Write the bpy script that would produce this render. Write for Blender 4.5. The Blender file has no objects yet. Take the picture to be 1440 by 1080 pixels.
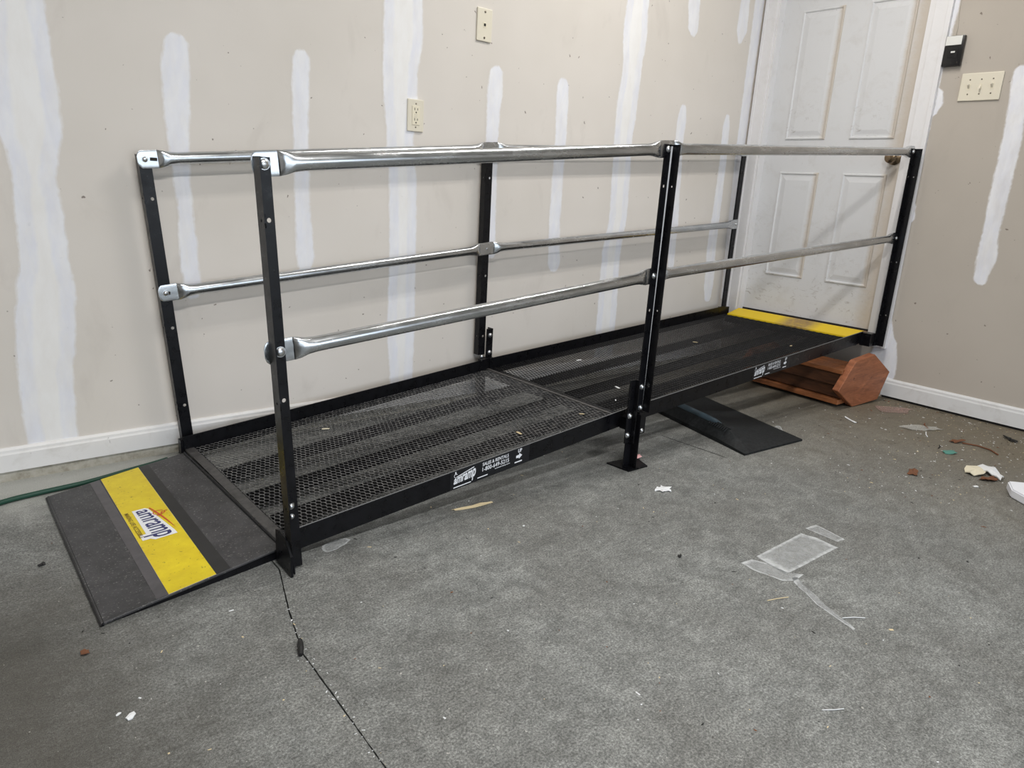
import bpy, bmesh, math, random
from mathutils import Vector, Matrix

random.seed(7)
scene = bpy.context.scene
COL = scene.collection
PI = math.pi

# ------------------------------------------------------------------ camera, sky, lamps, exposure
cam_data = bpy.data.cameras.new('camera')
cam = bpy.data.objects.new('camera', cam_data)
COL.objects.link(cam)
cam_data.sensor_width = 36.0
cam_data.sensor_fit = 'HORIZONTAL'
cam_data.lens = 1009.558 * 36.0 / 1440.0
cam_data.clip_start = 0.02
cr = Vector((0.76560169, -0.64080694, 0.05674959))
cu = Vector((0.1280329, 0.2382261, 0.96273356))
cf = Vector((0.63044558, 0.72980463, -0.26443067))
M = Matrix((cr, cu, -cf)).transposed().to_4x4()
M.translation = Vector((-1.5119908, -2.44241247, 0.9248905))
cam.matrix_world = M
scene.camera = cam

scene.view_settings.view_transform = 'Standard'
scene.view_settings.look = 'None'
scene.view_settings.exposure = -0.09
scene.view_settings.gamma = 1.0
scene.view_settings.use_curve_mapping = False

world = bpy.data.worlds.new('overcast_sky')
scene.world = world
world.use_nodes = True
bg = world.node_tree.nodes['Background']
bg.inputs['Color'].default_value = (0.78, 0.88, 1.0, 1)
bg.inputs['Strength'].default_value = 3.9


def area_lamp(name, loc, sx, sy, power, color, rot=(0, 0, 0), portal=False):
    d = bpy.data.lights.new(name, 'AREA')
    d.shape = 'RECTANGLE'
    d.size, d.size_y = sx, sy
    d.energy = power
    d.color = color
    o = bpy.data.objects.new(name, d)
    o.location = loc
    o.rotation_euler = rot
    COL.objects.link(o)
    if portal:
        d.cycles.is_portal = True
    return o


CEIL = 2.75
XR = 2.243          # right wall
XL = -4.2           # wall left of the frame
YF = -6.2           # wall behind the camera, with the garage door opening
# two twin-tube ceiling battens
for k, dy in enumerate((-0.055, 0.055)):
    area_lamp('ceiling_tube_near_wall', (0.9, -1.0 + dy, 2.66), 1.22, 0.03, 15, (1.0, 0.965, 0.92))
    area_lamp('ceiling_tube_mid', (-1.0, -2.6 + dy, 2.66), 1.22, 0.03, 34, (1.0, 0.985, 0.965))
# daylight through the open garage door behind the camera
GX0, GX1, GZ = -3.1, 1.85, 2.15
area_lamp('garage_door_daylight', ((GX0 + GX1) / 2, YF - 0.02, GZ / 2), GX1 - GX0, GZ, 10, (1, 1, 1), (PI / 2, 0, 0), portal=True)


# ------------------------------------------------------------------ materials
def s2l(c):
    return tuple(((v / 255) / 12.92 if v / 255 <= 0.04045 else ((v / 255 + 0.055) / 1.055) ** 2.4) for v in c) + (1.0,)


def mat(name, rgb, rough=0.6, metal=0.0, spec=0.5):
    m = bpy.data.materials.new(name)
    m.use_nodes = True
    b = m.node_tree.nodes['Principled BSDF']
    b.inputs['Base Color'].default_value = s2l(rgb)
    b.inputs['Roughness'].default_value = rough
    b.inputs['Metallic'].default_value = metal
    b.inputs['Specular IOR Level'].default_value = spec
    return m


class NT:
    def __init__(self, m):
        self.t = m.node_tree
        self.b = self.t.nodes['Principled BSDF']
        self.out = self.t.nodes['Material Output']

    def n(self, kind, **kw):
        x = self.t.nodes.new(kind)
        for k, v in kw.items():
            if k.startswith('_'):
                setattr(x, k[1:], v)
            else:
                x.inputs[k.replace('__', ' ')].default_value = v
        return x

    def l(self, a, b):
        self.t.links.new(a, b)

    def coord(self, kind='Object', scale=(1, 1, 1)):
        c = self.n('ShaderNodeTexCoord')
        mp = self.n('ShaderNodeMapping')
        mp.inputs['Scale'].default_value = scale
        self.l(c.outputs[kind], mp.inputs['Vector'])
        return mp.outputs['Vector']

    def noise(self, vec, scale, detail=4, rough=0.55, dist=0.0):
        x = self.n('ShaderNodeTexNoise')
        x.inputs['Scale'].default_value = scale
        x.inputs['Detail'].default_value = detail
        x.inputs['Roughness'].default_value = rough
        x.inputs['Distortion'].default_value = dist
        if vec is not None:
            self.l(vec, x.inputs['Vector'])
        return x.outputs['Fac']

    def ramp(self, fac, stops):
        x = self.n('ShaderNodeValToRGB')
        el = x.color_ramp.elements
        while len(el) < len(stops):
            el.new(0.5)
        for e, (p, c) in zip(el, stops):
            e.position = p
            e.color = c if len(c) == 4 else tuple(c) + (1,)
        self.l(fac, x.inputs['Fac'])
        return x.outputs['Color']

    def mix(self, fac, a, b, blend='MIX'):
        x = self.n('ShaderNodeMix')
        x.data_type = 'RGBA'
        x.blend_type = blend
        for val, sock in ((fac, x.inputs['Factor']), (a, x.inputs['A']), (b, x.inputs['B'])):
            if hasattr(val, 'is_linked'):
                self.l(val, sock)
            else:
                sock.default_value = val
        return x.outputs['Result']

    def math(self, op, a, b=None, clamp=False):
        x = self.n('ShaderNodeMath')
        x.operation = op
        x.use_clamp = clamp
        for i, v in enumerate((a, b)):
            if v is None:
                continue
            if hasattr(v, 'is_linked'):
                self.l(v, x.inputs[i])
            else:
                x.inputs[i].default_value = v
        return x.outputs['Value']

    def bump(self, h, strength, dist=0.002):
        x = self.n('ShaderNodeBump')
        x.inputs['Strength'].default_value = strength
        x.inputs['Distance'].default_value = dist
        self.l(h, x.inputs['Height'])
        self.l(x.outputs['Normal'], self.b.inputs['Normal'])

    def base(self, sock):
        self.l(sock, self.b.inputs['Base Color'])


W = lambda v: (v, v, v, 1)


def drywall_colour(t, rgb, rgb2):
    g = t.n('ShaderNodeNewGeometry').outputs['Position']

    def sc_(x, y, z):
        mp = t.n('ShaderNodeMapping')
        mp.inputs['Scale'].default_value = (x, y, z)
        t.l(g, mp.inputs['Vector'])
        return mp.outputs['Vector']
    big = t.noise(g, 1.6, 3)
    c = t.mix(t.ramp(big, [(0.35, W(0)), (0.7, W(1))]), s2l(rgb), s2l(rgb2))
    sp = t.noise(g, 42, 2, 0.5)
    c = t.mix(t.ramp(sp, [(0.725, W(0)), (0.755, W(0.8))]), c, s2l((112, 100, 92)))
    scr = t.noise(sc_(1, 1, 0.4), 15, 6, 0.75, 2.5)
    c = t.mix(t.ramp(scr, [(0.69, W(0)), (0.74, W(0.3))]), c, s2l((168, 158, 150)))
    sm = t.noise(sc_(2.2, 2.2, 1.0), 3.1, 5, 0.6, 0.6)
    c = t.mix(t.ramp(sm, [(0.6, W(0)), (0.78, W(0.16))]), c, s2l((150, 140, 132)))
    return c, g


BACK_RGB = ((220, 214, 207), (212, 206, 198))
RIGHT_RGB = ((188, 180, 170), (181, 173, 163))  # same drywall, with the right wall's weaker light put into its colour


def make_drywall(name, cols):
    m = mat(name, cols[0], 0.85, spec=0.2)
    t = NT(m)
    c, g = drywall_colour(t, *cols)
    t.base(c)
    t.bump(t.noise(g, 260, 2), 0.10, 0.001)
    return m


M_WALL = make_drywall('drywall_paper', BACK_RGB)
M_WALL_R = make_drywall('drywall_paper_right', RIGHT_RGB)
M_CEIL = mat('ceiling_paint', (226, 224, 220), 0.9)


def make_mud(name, cols, tape=False):
    """Joint compound feathered into the wall colour at its edges (UV u: distance to the sides, v: to the ends, in metres)."""
    m = mat(name, (236, 237, 243), 0.75, spec=0.25)
    t = NT(m)
    wall, g = drywall_colour(t, *cols)
    uv = t.n('ShaderNodeUVMap')
    sep = t.n('ShaderNodeSeparateXYZ')
    t.l(uv.outputs['UV'], sep.inputs['Vector'])
    edge = t.math('MINIMUM', sep.outputs['X'], sep.outputs['Y'])
    mp = t.n('ShaderNodeMapping')
    mp.inputs['Scale'].default_value = (1, 1, 0.35)
    t.l(g, mp.inputs['Vector'])
    v = mp.outputs['Vector']
    e2 = t.math('ADD', edge, t.math('MULTIPLY', t.math('SUBTRACT', t.noise(v, 60, 5, 0.65), 0.5), 0.018))
    mr = t.n('ShaderNodeMapRange')
    t.l(e2, mr.inputs['Value'])
    mr.inputs['From Min'].default_value = 0.001
    mr.inputs['From Max'].default_value = 0.010
    al = t.math('MULTIPLY', mr.outputs['Result'], t.ramp(t.noise(v, 22, 4, 0.6), [(0.25, W(0.72)), (0.6, W(1))]))
    fill = t.mix(t.ramp(t.noise(v, 30, 3), [(0.35, W(0)), (0.7, W(1))]), s2l((228, 229, 236)), s2l((237, 237, 239)))
    if tape:      # the paper tape shows warmer along the middle of a seam
        tr = t.n('ShaderNodeMapRange')
        t.l(t.math('ADD', sep.outputs['X'], t.math('MULTIPLY', t.math('SUBTRACT', t.noise(v, 40, 4), 0.5), 0.02)), tr.inputs['Value'])
        tr.inputs['From Min'].default_value = 0.042
        tr.inputs['From Max'].default_value = 0.052
        fill = t.mix(tr.outputs['Result'], fill, s2l((238, 237, 236)))
    t.base(t.mix(al, wall, fill))
    return m


M_MUD = make_mud('joint_compound', BACK_RGB)
M_SEAM = make_mud('joint_compound_taped', BACK_RGB, True)
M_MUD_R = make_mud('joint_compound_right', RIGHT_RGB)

# concrete floor
M_FLOOR = mat('concrete_floor', (128, 127, 123), 0.62, spec=0.35)
t = NT(M_FLOOR)
v = t.coord()
n1 = t.noise(v, 2.2, 6, 0.6, 0.4)
n2 = t.noise(v, 13.0, 7, 0.68, 0.6)
n3 = t.noise(t.coord(scale=(1.0, 1.6, 1)), 46, 5, 0.7)
n4 = t.noise(v, 210, 3, 0.6)
c = t.ramp(n2, [(0.28, s2l((99, 101, 99))), (0.5, s2l((127, 129, 127))), (0.75, s2l((151, 153, 150)))])
c = t.mix(t.ramp(n1, [(0.35, W(0.55)), (0.65, W(0))]), c, s2l((100, 99, 95)))
c = t.mix(0.75, c, t.ramp(n3, [(0.30, W(0.34)), (0.5, W(0.5)), (0.72, W(0.70))]), 'OVERLAY')
c = t.mix(1.0, c, t.ramp(n4, [(0.32, W(0.24)), (0.52, W(0.5)), (0.7, W(0.78))]), 'OVERLAY')
# brown dirt towards the right wall; brown stain and darker tone on the left
sx = t.n('ShaderNodeSeparateXYZ')
t.l(t.n('ShaderNodeTexCoord').outputs['Object'], sx.inputs['Vector'])
rw = t.n('ShaderNodeMapRange')
t.l(t.math('ADD', sx.outputs['X'], t.math('MULTIPLY', n1, 1.0)), rw.inputs['Value'])
rw.inputs['From Min'].default_value = 1.2
rw.inputs['From Max'].default_value = 2.6
c = t.mix(t.math('MULTIPLY', rw.outputs['Result'], 0.92), c, s2l((110, 101, 84)))
lw = t.n('ShaderNodeMapRange')
t.l(t.math('ADD', sx.outputs['X'], t.math('MULTIPLY', n1, 0.35)), lw.inputs['Value'])
lw.inputs['From Min'].default_value = -0.80
lw.inputs['From Max'].default_value = -1.22
lw2 = t.n('ShaderNodeMapRange')
t.l(sx.outputs['Y'], lw2.inputs['Value'])
lw2.inputs['From Min'].default_value = -0.45
lw2.inputs['From Max'].default_value = -0.95
c = t.mix(t.math('MULTIPLY', t.math('MULTIPLY', lw.outputs['Result'], lw2.outputs['Result']), 0.85), c, s2l((78, 75, 69)))
swl = t.noise(t.coord(scale=(1, 1.7, 1)), 13, 7, 0.72, 2.2)
c = t.mix(0.3, c, t.ramp(swl, [(0.34, W(0.30)), (0.5, W(0.5)), (0.66, W(0.70))]), 'OVERLAY')
pa = t.n('ShaderNodeMapRange')     # cleaner, paler strip of concrete along the back curb
t.l(t.math('ADD', sx.outputs['Y'], t.math('MULTIPLY', t.math('SUBTRACT', n2, 0.5), 0.25)), pa.inputs['Value'])
pa.inputs['From Min'].default_value = -0.36
pa.inputs['From Max'].default_value = -0.10
pb = t.n('ShaderNodeMapRange')
t.l(sx.outputs['X'], pb.inputs['Value'])
pb.inputs['From Min'].default_value = -0.6
pb.inputs['From Max'].default_value = -1.0
c = t.mix(t.math('MULTIPLY', t.math('MULTIPLY', pa.outputs['Result'], pb.outputs['Result']), 0.75), c, s2l((186, 187, 182)))
n5 = t.noise(v, 520, 2, 0.6)
c = t.mix(1.0, c, t.ramp(n5, [(0.3, W(0.3)), (0.5, W(0.5)), (0.7, W(0.72))]), 'OVERLAY')
wsp = t.noise(v, 95, 2, 0.5)
c = t.mix(t.ramp(wsp, [(0.735, W(0)), (0.76, W(0.7))]), c, s2l((205, 203, 196)))
c = t.mix(t.ramp(wsp, [(0.24, W(0.7)), (0.265, W(0))]), c, s2l((60, 56, 52)))
t.base(c)
t.l(t.ramp(n2, [(0.3, W(0.5)), (0.7, W(0.75))]), t.b.inputs['Roughness'])
t.bump(t.math('ADD', n3, t.math('MULTIPLY', n4, 0.6)), 0.28, 0.002)
M_JOINT = mat('joint_dirt', (84, 82, 78), 0.9)
M_CURB = mat('foundation_concrete', (176, 170, 157), 0.85)
t = NT(M_CURB)
n = t.noise(t.coord(), 24, 6, 0.7)
t.base(t.ramp(n, [(0.3, s2l((138, 132, 118))), (0.5, s2l((176, 171, 158))), (0.7, s2l((190, 187, 178)))]))
t.bump(n, 0.4, 0.004)


def painted(name, rgb, dirt, amt=0.4, rough=0.45):
    m = mat(name, rgb, rough)
    t = NT(m)
    n = t.noise(t.coord(), 11, 6, 0.7, 0.5)
    c = t.mix(t.ramp(n, [(0.52, W(0)), (0.78, W(amt))]), s2l(rgb), s2l(dirt))
    s = t.noise(t.coord(scale=(1, 1, 0.5)), 55, 3, 0.6)
    c = t.mix(t.ramp(s, [(0.72, W(0)), (0.76, W(amt * 1.3))]), c, s2l([v * 0.6 for v in dirt]))
    t.base(c)
    return m


M_BASE = painted('baseboard_paint', (228, 226, 224), (176, 168, 156), 0.35)
M_BASE_R = painted('baseboard_paint_right', (222, 222, 222), (160, 150, 138), 0.35)
M_TRIM = painted('casing_paint', (228, 227, 228), (190, 184, 176), 0.25)
M_DOOR = painted('door_paint', (216, 217, 219), (178, 172, 164), 0.3, 0.42)
# grubby hand and wheel marks low on the door
t = NT(M_DOOR)
old = t.b.inputs['Base Color'].links[0].from_socket
sz = t.n('ShaderNodeSeparateXYZ')
t.l(t.n('ShaderNodeTexCoord').outputs['Generated'], sz.inputs['Vector'])
low = t.n('ShaderNodeMapRange')
t.l(sz.outputs['Z'], low.inputs['Value'])
low.inputs['From Min'].default_value = 0.36
low.inputs['From Max'].default_value = 0.06
grime = t.noise(t.coord(scale=(1, 1, 2.2)), 17, 6, 0.72, 1.4)
g = t.math('MULTIPLY', low.outputs['Result'], t.ramp(grime, [(0.56, W(0)), (0.76, W(0.8))]))
c = t.mix(g, old, s2l((128, 116, 104)))
latch_shade = t.n('ShaderNodeMapRange')      # jamb's soft shadow painted down the latch stile
t.l(t.math('ADD', sz.outputs['Y'], t.math('MULTIPLY', grime, 0.10)), latch_shade.inputs['Value'])
latch_shade.inputs['From Min'].default_value = 0.20
latch_shade.inputs['From Max'].default_value = 0.10
c = t.mix(t.math('MULTIPLY', latch_shade.outputs['Result'], 0.75), c, s2l((196, 184, 168)))
t.base(c)

M_SILL = painted('threshold_wood', (150, 120, 92), (96, 76, 58), 0.5)
M_DARKGAP = mat('weatherstrip_rubber', (26, 24, 24), 0.8)

# black painted steel
M_STEEL = mat('black_painted_steel', (15, 15, 17), 0.30, spec=0.26)
t = NT(M_STEEL)
n = t.noise(t.coord(), 30, 5, 0.7)
t.base(t.ramp(n, [(0.3, s2l((11, 11, 13))), (0.72, s2l((20, 20, 24)))]))
t.l(t.ramp(n, [(0.3, W(0.22)), (0.7, W(0.42))]), t.b.inputs['Roughness'])
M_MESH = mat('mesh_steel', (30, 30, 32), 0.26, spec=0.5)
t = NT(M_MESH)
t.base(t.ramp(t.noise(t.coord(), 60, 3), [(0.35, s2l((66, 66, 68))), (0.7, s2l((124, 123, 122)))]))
M_MESH_UP = mat('mesh_steel_upper', (20, 20, 22), 0.42, spec=0.25)  # upper section less worn and unlit: both put into this darker colour
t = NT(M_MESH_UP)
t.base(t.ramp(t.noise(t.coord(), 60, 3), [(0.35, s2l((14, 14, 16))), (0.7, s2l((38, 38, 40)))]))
M_BEARER = mat('matt_black_bearer', (9, 9, 10), 0.8, spec=0.1)
M_EDGE = mat('worn_steel_bar', (72, 70, 69), 0.5)
t = NT(M_EDGE)
t.base(t.ramp(t.noise(t.coord(), 45, 5, 0.7), [(0.3, s2l((46, 45, 45))), (0.7, s2l((84, 82, 81)))]))
M_PLATE = mat('toe_plate_paint', (46, 46, 46), 0.55)
t = NT(M_PLATE)
v = t.coord()
n = t.noise(v, 14, 6, 0.7)
c = t.ramp(n, [(0.3, s2l((42, 42, 43))), (0.7, s2l((72, 71, 73)))])
s = t.noise(v, 190, 3, 0.6)
c = t.mix(t.ramp(s, [(0.60, W(0)), (0.74, W(0.7))]), c, s2l((150, 148, 145)))
t.base(c)
t.bump(s, 0.25, 0.001)
M_STRIPE_L = mat('grey_film_light', (84, 81, 83), 0.45)
t = NT(M_STRIPE_L)
t.base(t.ramp(t.noise(t.coord(), 22, 5, 0.7), [(0.3, s2l((70, 68, 71))), (0.7, s2l((88, 85, 88)))]))
M_STRIPE_D = mat('grey_film_dark', (40, 39, 38), 0.5)
t = NT(M_STRIPE_D)
t.base(t.ramp(t.noise(t.coord(), 22, 5, 0.7), [(0.3, s2l((27, 27, 27))), (0.7, s2l((38, 37, 37)))]))
M_YELLOW = mat('yellow_film', (236, 205, 26), 0.42)
t = NT(M_YELLOW)
v = t.coord()
n = t.noise(v, 12, 6, 0.7)
c = t.ramp(n, [(0.3, s2l((214, 186, 12))), (0.7, s2l((236, 214, 26)))])
s = t.noise(v, 110, 3, 0.55)
c = t.mix(t.ramp(s, [(0.29, W(0.8)), (0.345, W(0))]), c, s2l((104, 84, 20)))
t.base(c)
M_YELLOW_WORN = mat('yellow_paint_worn', (236, 205, 26), 0.5)
t = NT(M_YELLOW_WORN)
gy = t.n('ShaderNodeSeparateXYZ')
t.l(t.n('ShaderNodeTexCoord').outputs['Generated'], gy.inputs['Vector'])
w = t.math('SUBTRACT', 1.0, t.math('MULTIPLY', t.math('ABSOLUTE', t.math('SUBTRACT', gy.outputs['Y'], 0.46)), 5.5), True)
n = t.noise(t.coord(), 40, 5, 0.7)
wm = t.math('MULTIPLY', t.ramp(w, [(0.1, W(0)), (0.6, W(1))]), t.ramp(n, [(0.3, W(0.5)), (0.6, W(0.95))]))
t.base(t.mix(wm, s2l((232, 198, 22)), s2l((150, 122, 84))))
M_ZINC = mat('galvanised_steel', (196, 200, 204), 0.24, 1.0)
t = NT(M_ZINC)
n = t.noise(t.coord(scale=(0.25, 1, 1)), 40, 4, 0.6)
t.l(t.ramp(n, [(0.3, W(0.17)), (0.7, W(0.32))]), t.b.inputs['Roughness'])
t.base(t.ramp(n, [(0.3, s2l((178, 182, 186))), (0.7, s2l((212, 214, 216)))]))
M_CORNER = mat('pale_corner_line', (196, 198, 201), 0.4)
M_EDGE_LIGHT = mat('edge_highlight_paint', (118, 118, 118), 0.45)  # highlight on the side rail's top edge, painted as a pale colour
M_BOLT = mat('zinc_bolt', (206, 208, 210), 0.3, 1.0)
M_LABELBLACK = mat('label_black', (12, 14, 20), 0.4)
M_WHITE = mat('white_print', (236, 238, 242), 0.5)
M_BLUE = mat('navy_print', (44, 48, 104), 0.5)
M_RED = mat('red_print', (206, 78, 40), 0.5)
M_TAG = mat('brown_print', (120, 96, 24), 0.5)
M_RUBBER = mat('black_rubber', (24, 26, 28), 0.6, spec=0.3)
t = NT(M_RUBBER)
n = t.noise(t.coord(), 80, 5, 0.7)
t.base(t.ramp(n, [(0.35, s2l((15, 17, 19))), (0.75, s2l((40, 43, 45)))]))
t.bump(n, 0.3, 0.002)
M_RIDGE = mat('ridge_highlight_rubber', (66, 82, 92), 0.3)  # bluish highlight along the ridge put into its own colour


def wood(name, a, b, axis_scale):
    m = mat(name, a, 0.5)
    t = NT(m)
    v = t.coord(scale=axis_scale)
    n = t.noise(v, 9, 6, 0.65, 1.2)
    c = t.ramp(n, [(0.3, s2l(a)), (0.52, s2l([(p + q) / 2 for p, q in zip(a, b)])), (0.7, s2l(b))])
    k = t.noise(t.coord(), 26, 2, 0.4)
    c = t.mix(t.ramp(k, [(0.70, W(0)), (0.74, W(0.8))]), c, s2l((60, 30, 16)))
    t.base(c)
    t.bump(n, 0.15, 0.002)
    return m


M_WOOD = wood('stained_wood_end', (126, 74, 47), (176, 110, 74), (1.0, 1.0, 5.0))
M_WOOD_TOP = wood('stained_wood_board', (112, 66, 38), (170, 108, 66), (7.0, 0.8, 7.0))
M_WOOD_SHADE = wood('shaded_side_board', (62, 38, 24), (100, 62, 38), (7.0, 0.8, 7.0))  # same wood, with the shade on the side boards put into its colour
M_IVORY = mat('ivory_plastic', (222, 215, 197), 0.4)
M_IVORY2 = mat('ivory_plastic_receptacle', (228, 220, 198), 0.35)
M_SLOT = mat('slot_dark', (40, 36, 32), 0.8)
M_SCREW = mat('screw_steel', (120, 112, 100), 0.35, 0.9)
M_BLACKPL = mat('black_plastic', (16, 16, 18), 0.3)
M_WHITEPL = mat('white_plastic', (226, 226, 222), 0.4)
M_WIRE = mat('bell_wire', (196, 188, 176), 0.5)
M_BRASS = mat('antique_brass', (138, 120, 98), 0.25, 1.0)
M_HOSE = mat('green_hose', (12, 62, 46), 0.5)
M_PAPER = mat('white_paper', (226, 228, 230), 0.8)
M_CREAM = mat('cream_paper', (222, 214, 190), 0.8)
M_PINK = mat('pink_paper', (240, 186, 186), 0.8)
M_STRAW = mat('pale_wood_sliver', (214, 196, 158), 0.8)
M_BROWN = mat('dry_leaf', (112, 72, 48), 0.85)
M_DARKBIT = mat('dark_plastic_bit', (18, 18, 18), 0.6)
M_TEAL = mat('teal_scrap', (84, 138, 126), 0.7)
M_FOAM = mat('white_foam', (232, 234, 240), 0.8)
M_NETRED = mat('red_netting', (190, 160, 152), 0.8)
t = NT(M_NETRED)
ck = t.n('ShaderNodeTexChecker')
ck.inputs['Scale'].default_value = 110
t.l(t.coord(), ck.inputs['Vector'])
nn = t.noise(t.coord(), 20, 4, 0.7)
t.l(t.math('MULTIPLY', t.math('ADD', t.math('MULTIPLY', ck.outputs['Fac'], 0.35), 0.2), t.ramp(nn, [(0.35, W(0.3)), (0.65, W(1))])), t.b.inputs['Alpha'])
M_STAIN = mat('adhesive_residue', (204, 207, 208), 0.6)
t = NT(M_STAIN)
uv = t.n('ShaderNodeUVMap')
sep = t.n('ShaderNodeSeparateXYZ')
t.l(uv.outputs['UV'], sep.inputs['Vector'])
rim = t.ramp(sep.outputs['X'], [(0.0, W(0.0)), (0.03, W(0.9)), (0.12, W(0.85)), (0.24, W(0.42)), (1.0, W(0.45))])
n = t.noise(t.coord(), 40, 5, 0.7)
t.l(t.math('MULTIPLY', rim, t.ramp(n, [(0.25, W(0.35)), (0.6, W(1))])), t.b.inputs['Alpha'])
M_CLEAR = mat('clear_film', (206, 206, 200), 0.25)
M_CLEAR.node_tree.nodes['Principled BSDF'].inputs['Alpha'].default_value = 0.35

# ------------------------------------------------------------------ helpers
WL = {}   # world location of each object


def meta(o, label=None, cat=None, group=None, kind=None):
    if label:
        o['label'] = label
    if cat:
        o['category'] = cat
    if group:
        o['group'] = group
    if kind:
        o['kind'] = kind
    return o


def empty(name, loc, label=None, cat=None, group=None):
    o = bpy.data.objects.new(name, None)
    o.empty_display_size = 0.05
    o.location = loc
    COL.objects.link(o)
    WL[o] = Vector(loc)
    return meta(o, label, cat, group)


def obj(name, bm, m, parent=None, label=None, cat=None, kind=None, group=None, smooth=None, recenter=True, mats=None):
    """Link a bmesh built in world coordinates as one object, its origin at its middle."""
    if recenter and bm.verts:
        lo = Vector([min(v.co[i] for v in bm.verts) for i in range(3)])
        hi = Vector([max(v.co[i] for v in bm.verts) for i in range(3)])
        c = (lo + hi) / 2
        if parent is None:
            c.z = lo.z
    else:
        c = Vector((0, 0, 0))
    bmesh.ops.translate(bm, verts=bm.verts, vec=-c)
    me = bpy.data.meshes.new(name)
    bm.to_mesh(me)
    bm.free()
    for x in (mats or [m]):
        me.materials.append(x)
    if smooth is not None:
        if smooth >= 180:
            for p in me.polygons:
                p.use_smooth = True
        else:
            me.shade_smooth() if hasattr(me, 'shade_smooth') else None
            for p in me.polygons:
                p.use_smooth = True
            me.set_sharp_from_angle(angle=math.radians(smooth))
    o = bpy.data.objects.new(name, me)
    COL.objects.link(o)
    WL[o] = c
    if parent is not None:
        o.parent = parent
        o.location = c - WL[parent]
    else:
        o.location = c
    return meta(o, label, cat, group, kind)


def box(bm, lo, hi, bevel=0.0):
    g = bmesh.ops.create_cube(bm, size=1.0)
    vs = g['verts']
    for v in vs:
        v.co = Vector([lo[i] + (v.co[i] + 0.5) * (hi[i] - lo[i]) for i in range(3)])
    if bevel > 0:
        es = list({e for v in vs for e in v.link_edges})
        bmesh.ops.bevel(bm, geom=es, offset=bevel, segments=2, affect='EDGES', profile=0.6)
    return vs


def hexa(bm, p):
    """Solid from 8 points: bottom loop of 4, top loop of 4."""
    v = [bm.verts.new(q) for q in p]
    for f in ((3, 2, 1, 0), (4, 5, 6, 7), (0, 1, 5, 4), (1, 2, 6, 5), (2, 3, 7, 6), (3, 0, 4, 7)):
        bm.faces.new([v[i] for i in f])
    return v


def prism(bm, pts, off):
    """Polygon pts (3-D, in order) extruded by the vector off."""
    off = Vector(off)
    a = [bm.verts.new(p) for p in pts]
    b = [bm.verts.new(Vector(p) + off) for p in pts]
    bm.faces.new(a[::-1])
    bm.faces.new(b)
    n = len(pts)
    for i in range(n):
        bm.faces.new((a[i], a[(i + 1) % n], b[(i + 1) % n], b[i]))
    bmesh.ops.recalc_face_normals(bm, faces=bm.faces[:])


def tube(bm, pts, r, n=10, caps=True):
    pts = [Vector(p) for p in pts]
    rings = []
    up = Vector((0, 0, 1))
    for i, p in enumerate(pts):
        d = (pts[min(i + 1, len(pts) - 1)] - pts[max(i - 1, 0)]).normalized()
        a = d.cross(up if abs(d.z) < 0.95 else Vector((1, 0, 0))).normalized()
        b = a.cross(d)
        rr = r[i] if isinstance(r, (list, tuple)) else r
        rings.append([bm.verts.new(p + rr * (math.cos(2 * PI * k / n) * a + math.sin(2 * PI * k / n) * b)) for k in range(n)])
    for i in range(len(rings) - 1):
        for k in range(n):
            bm.faces.new((rings[i][k], rings[i][(k + 1) % n], rings[i + 1][(k + 1) % n], rings[i + 1][k]))
    if caps:
        bm.faces.new(rings[0][::-1])
        bm.faces.new(rings[-1])


def lathe(bm, origin, axis, prof, n=16):
    """prof: (distance along axis, radius) pairs."""
    axis = Vector(axis).normalized()
    a = axis.cross(Vector((0, 0, 1)) if abs(axis.z) < 0.9 else Vector((1, 0, 0))).normalized()
    b = axis.cross(a)
    o = Vector(origin)
    rings = []
    for d, r in prof:
        rings.append([bm.verts.new(o + axis * d + max(r, 1e-5) * (math.cos(2 * PI * k / n) * a + math.sin(2 * PI * k / n) * b)) for k in range(n)])
    for i in range(len(rings) - 1):
        for k in range(n):
            bm.faces.new((rings[i][k], rings[i][(k + 1) % n], rings[i + 1][(k + 1) % n], rings[i + 1][k]))
    bm.faces.new(rings[0][::-1])
    bm.faces.new(rings[-1])
    bmesh.ops.recalc_face_normals(bm, faces=bm.faces[:])


def new():
    return bmesh.new()


def text_mesh(body, bold=0.0, extrude=0.0):
    """Vertices and faces of flat lettering, scaled so that its box is 0..1 in both directions."""
    cu_ = bpy.data.curves.new('lettering', 'FONT')
    cu_.body = body
    cu_.offset = bold
    cu_.resolution_u = 3
    o = bpy.data.objects.new('lettering', cu_)
    COL.objects.link(o)
    dg = bpy.context.evaluated_depsgraph_get()
    dg.update()
    me = bpy.data.meshes.new_from_object(o.evaluated_get(dg))
    vs = [v.co.copy() for v in me.vertices]
    fs = [tuple(p.vertices) for p in me.polygons]
    bpy.data.objects.remove(o)
    bpy.data.curves.remove(cu_)
    bpy.data.meshes.remove(me)
    x0, x1 = min(v.x for v in vs), max(v.x for v in vs)
    y0, y1 = min(v.y for v in vs), max(v.y for v in vs)
    return [((v.x - x0) / (x1 - x0), (v.y - y0) / (y1 - y0)) for v in vs], fs


def put_text(bm, body, fn, bold=0.0):
    vs, fs = text_mesh(body, bold)
    V = [bm.verts.new(fn(a, b)) for a, b in vs]
    for f in fs:
        try:
            bm.faces.new([V[i] for i in f])
        except ValueError:
            pass


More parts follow.
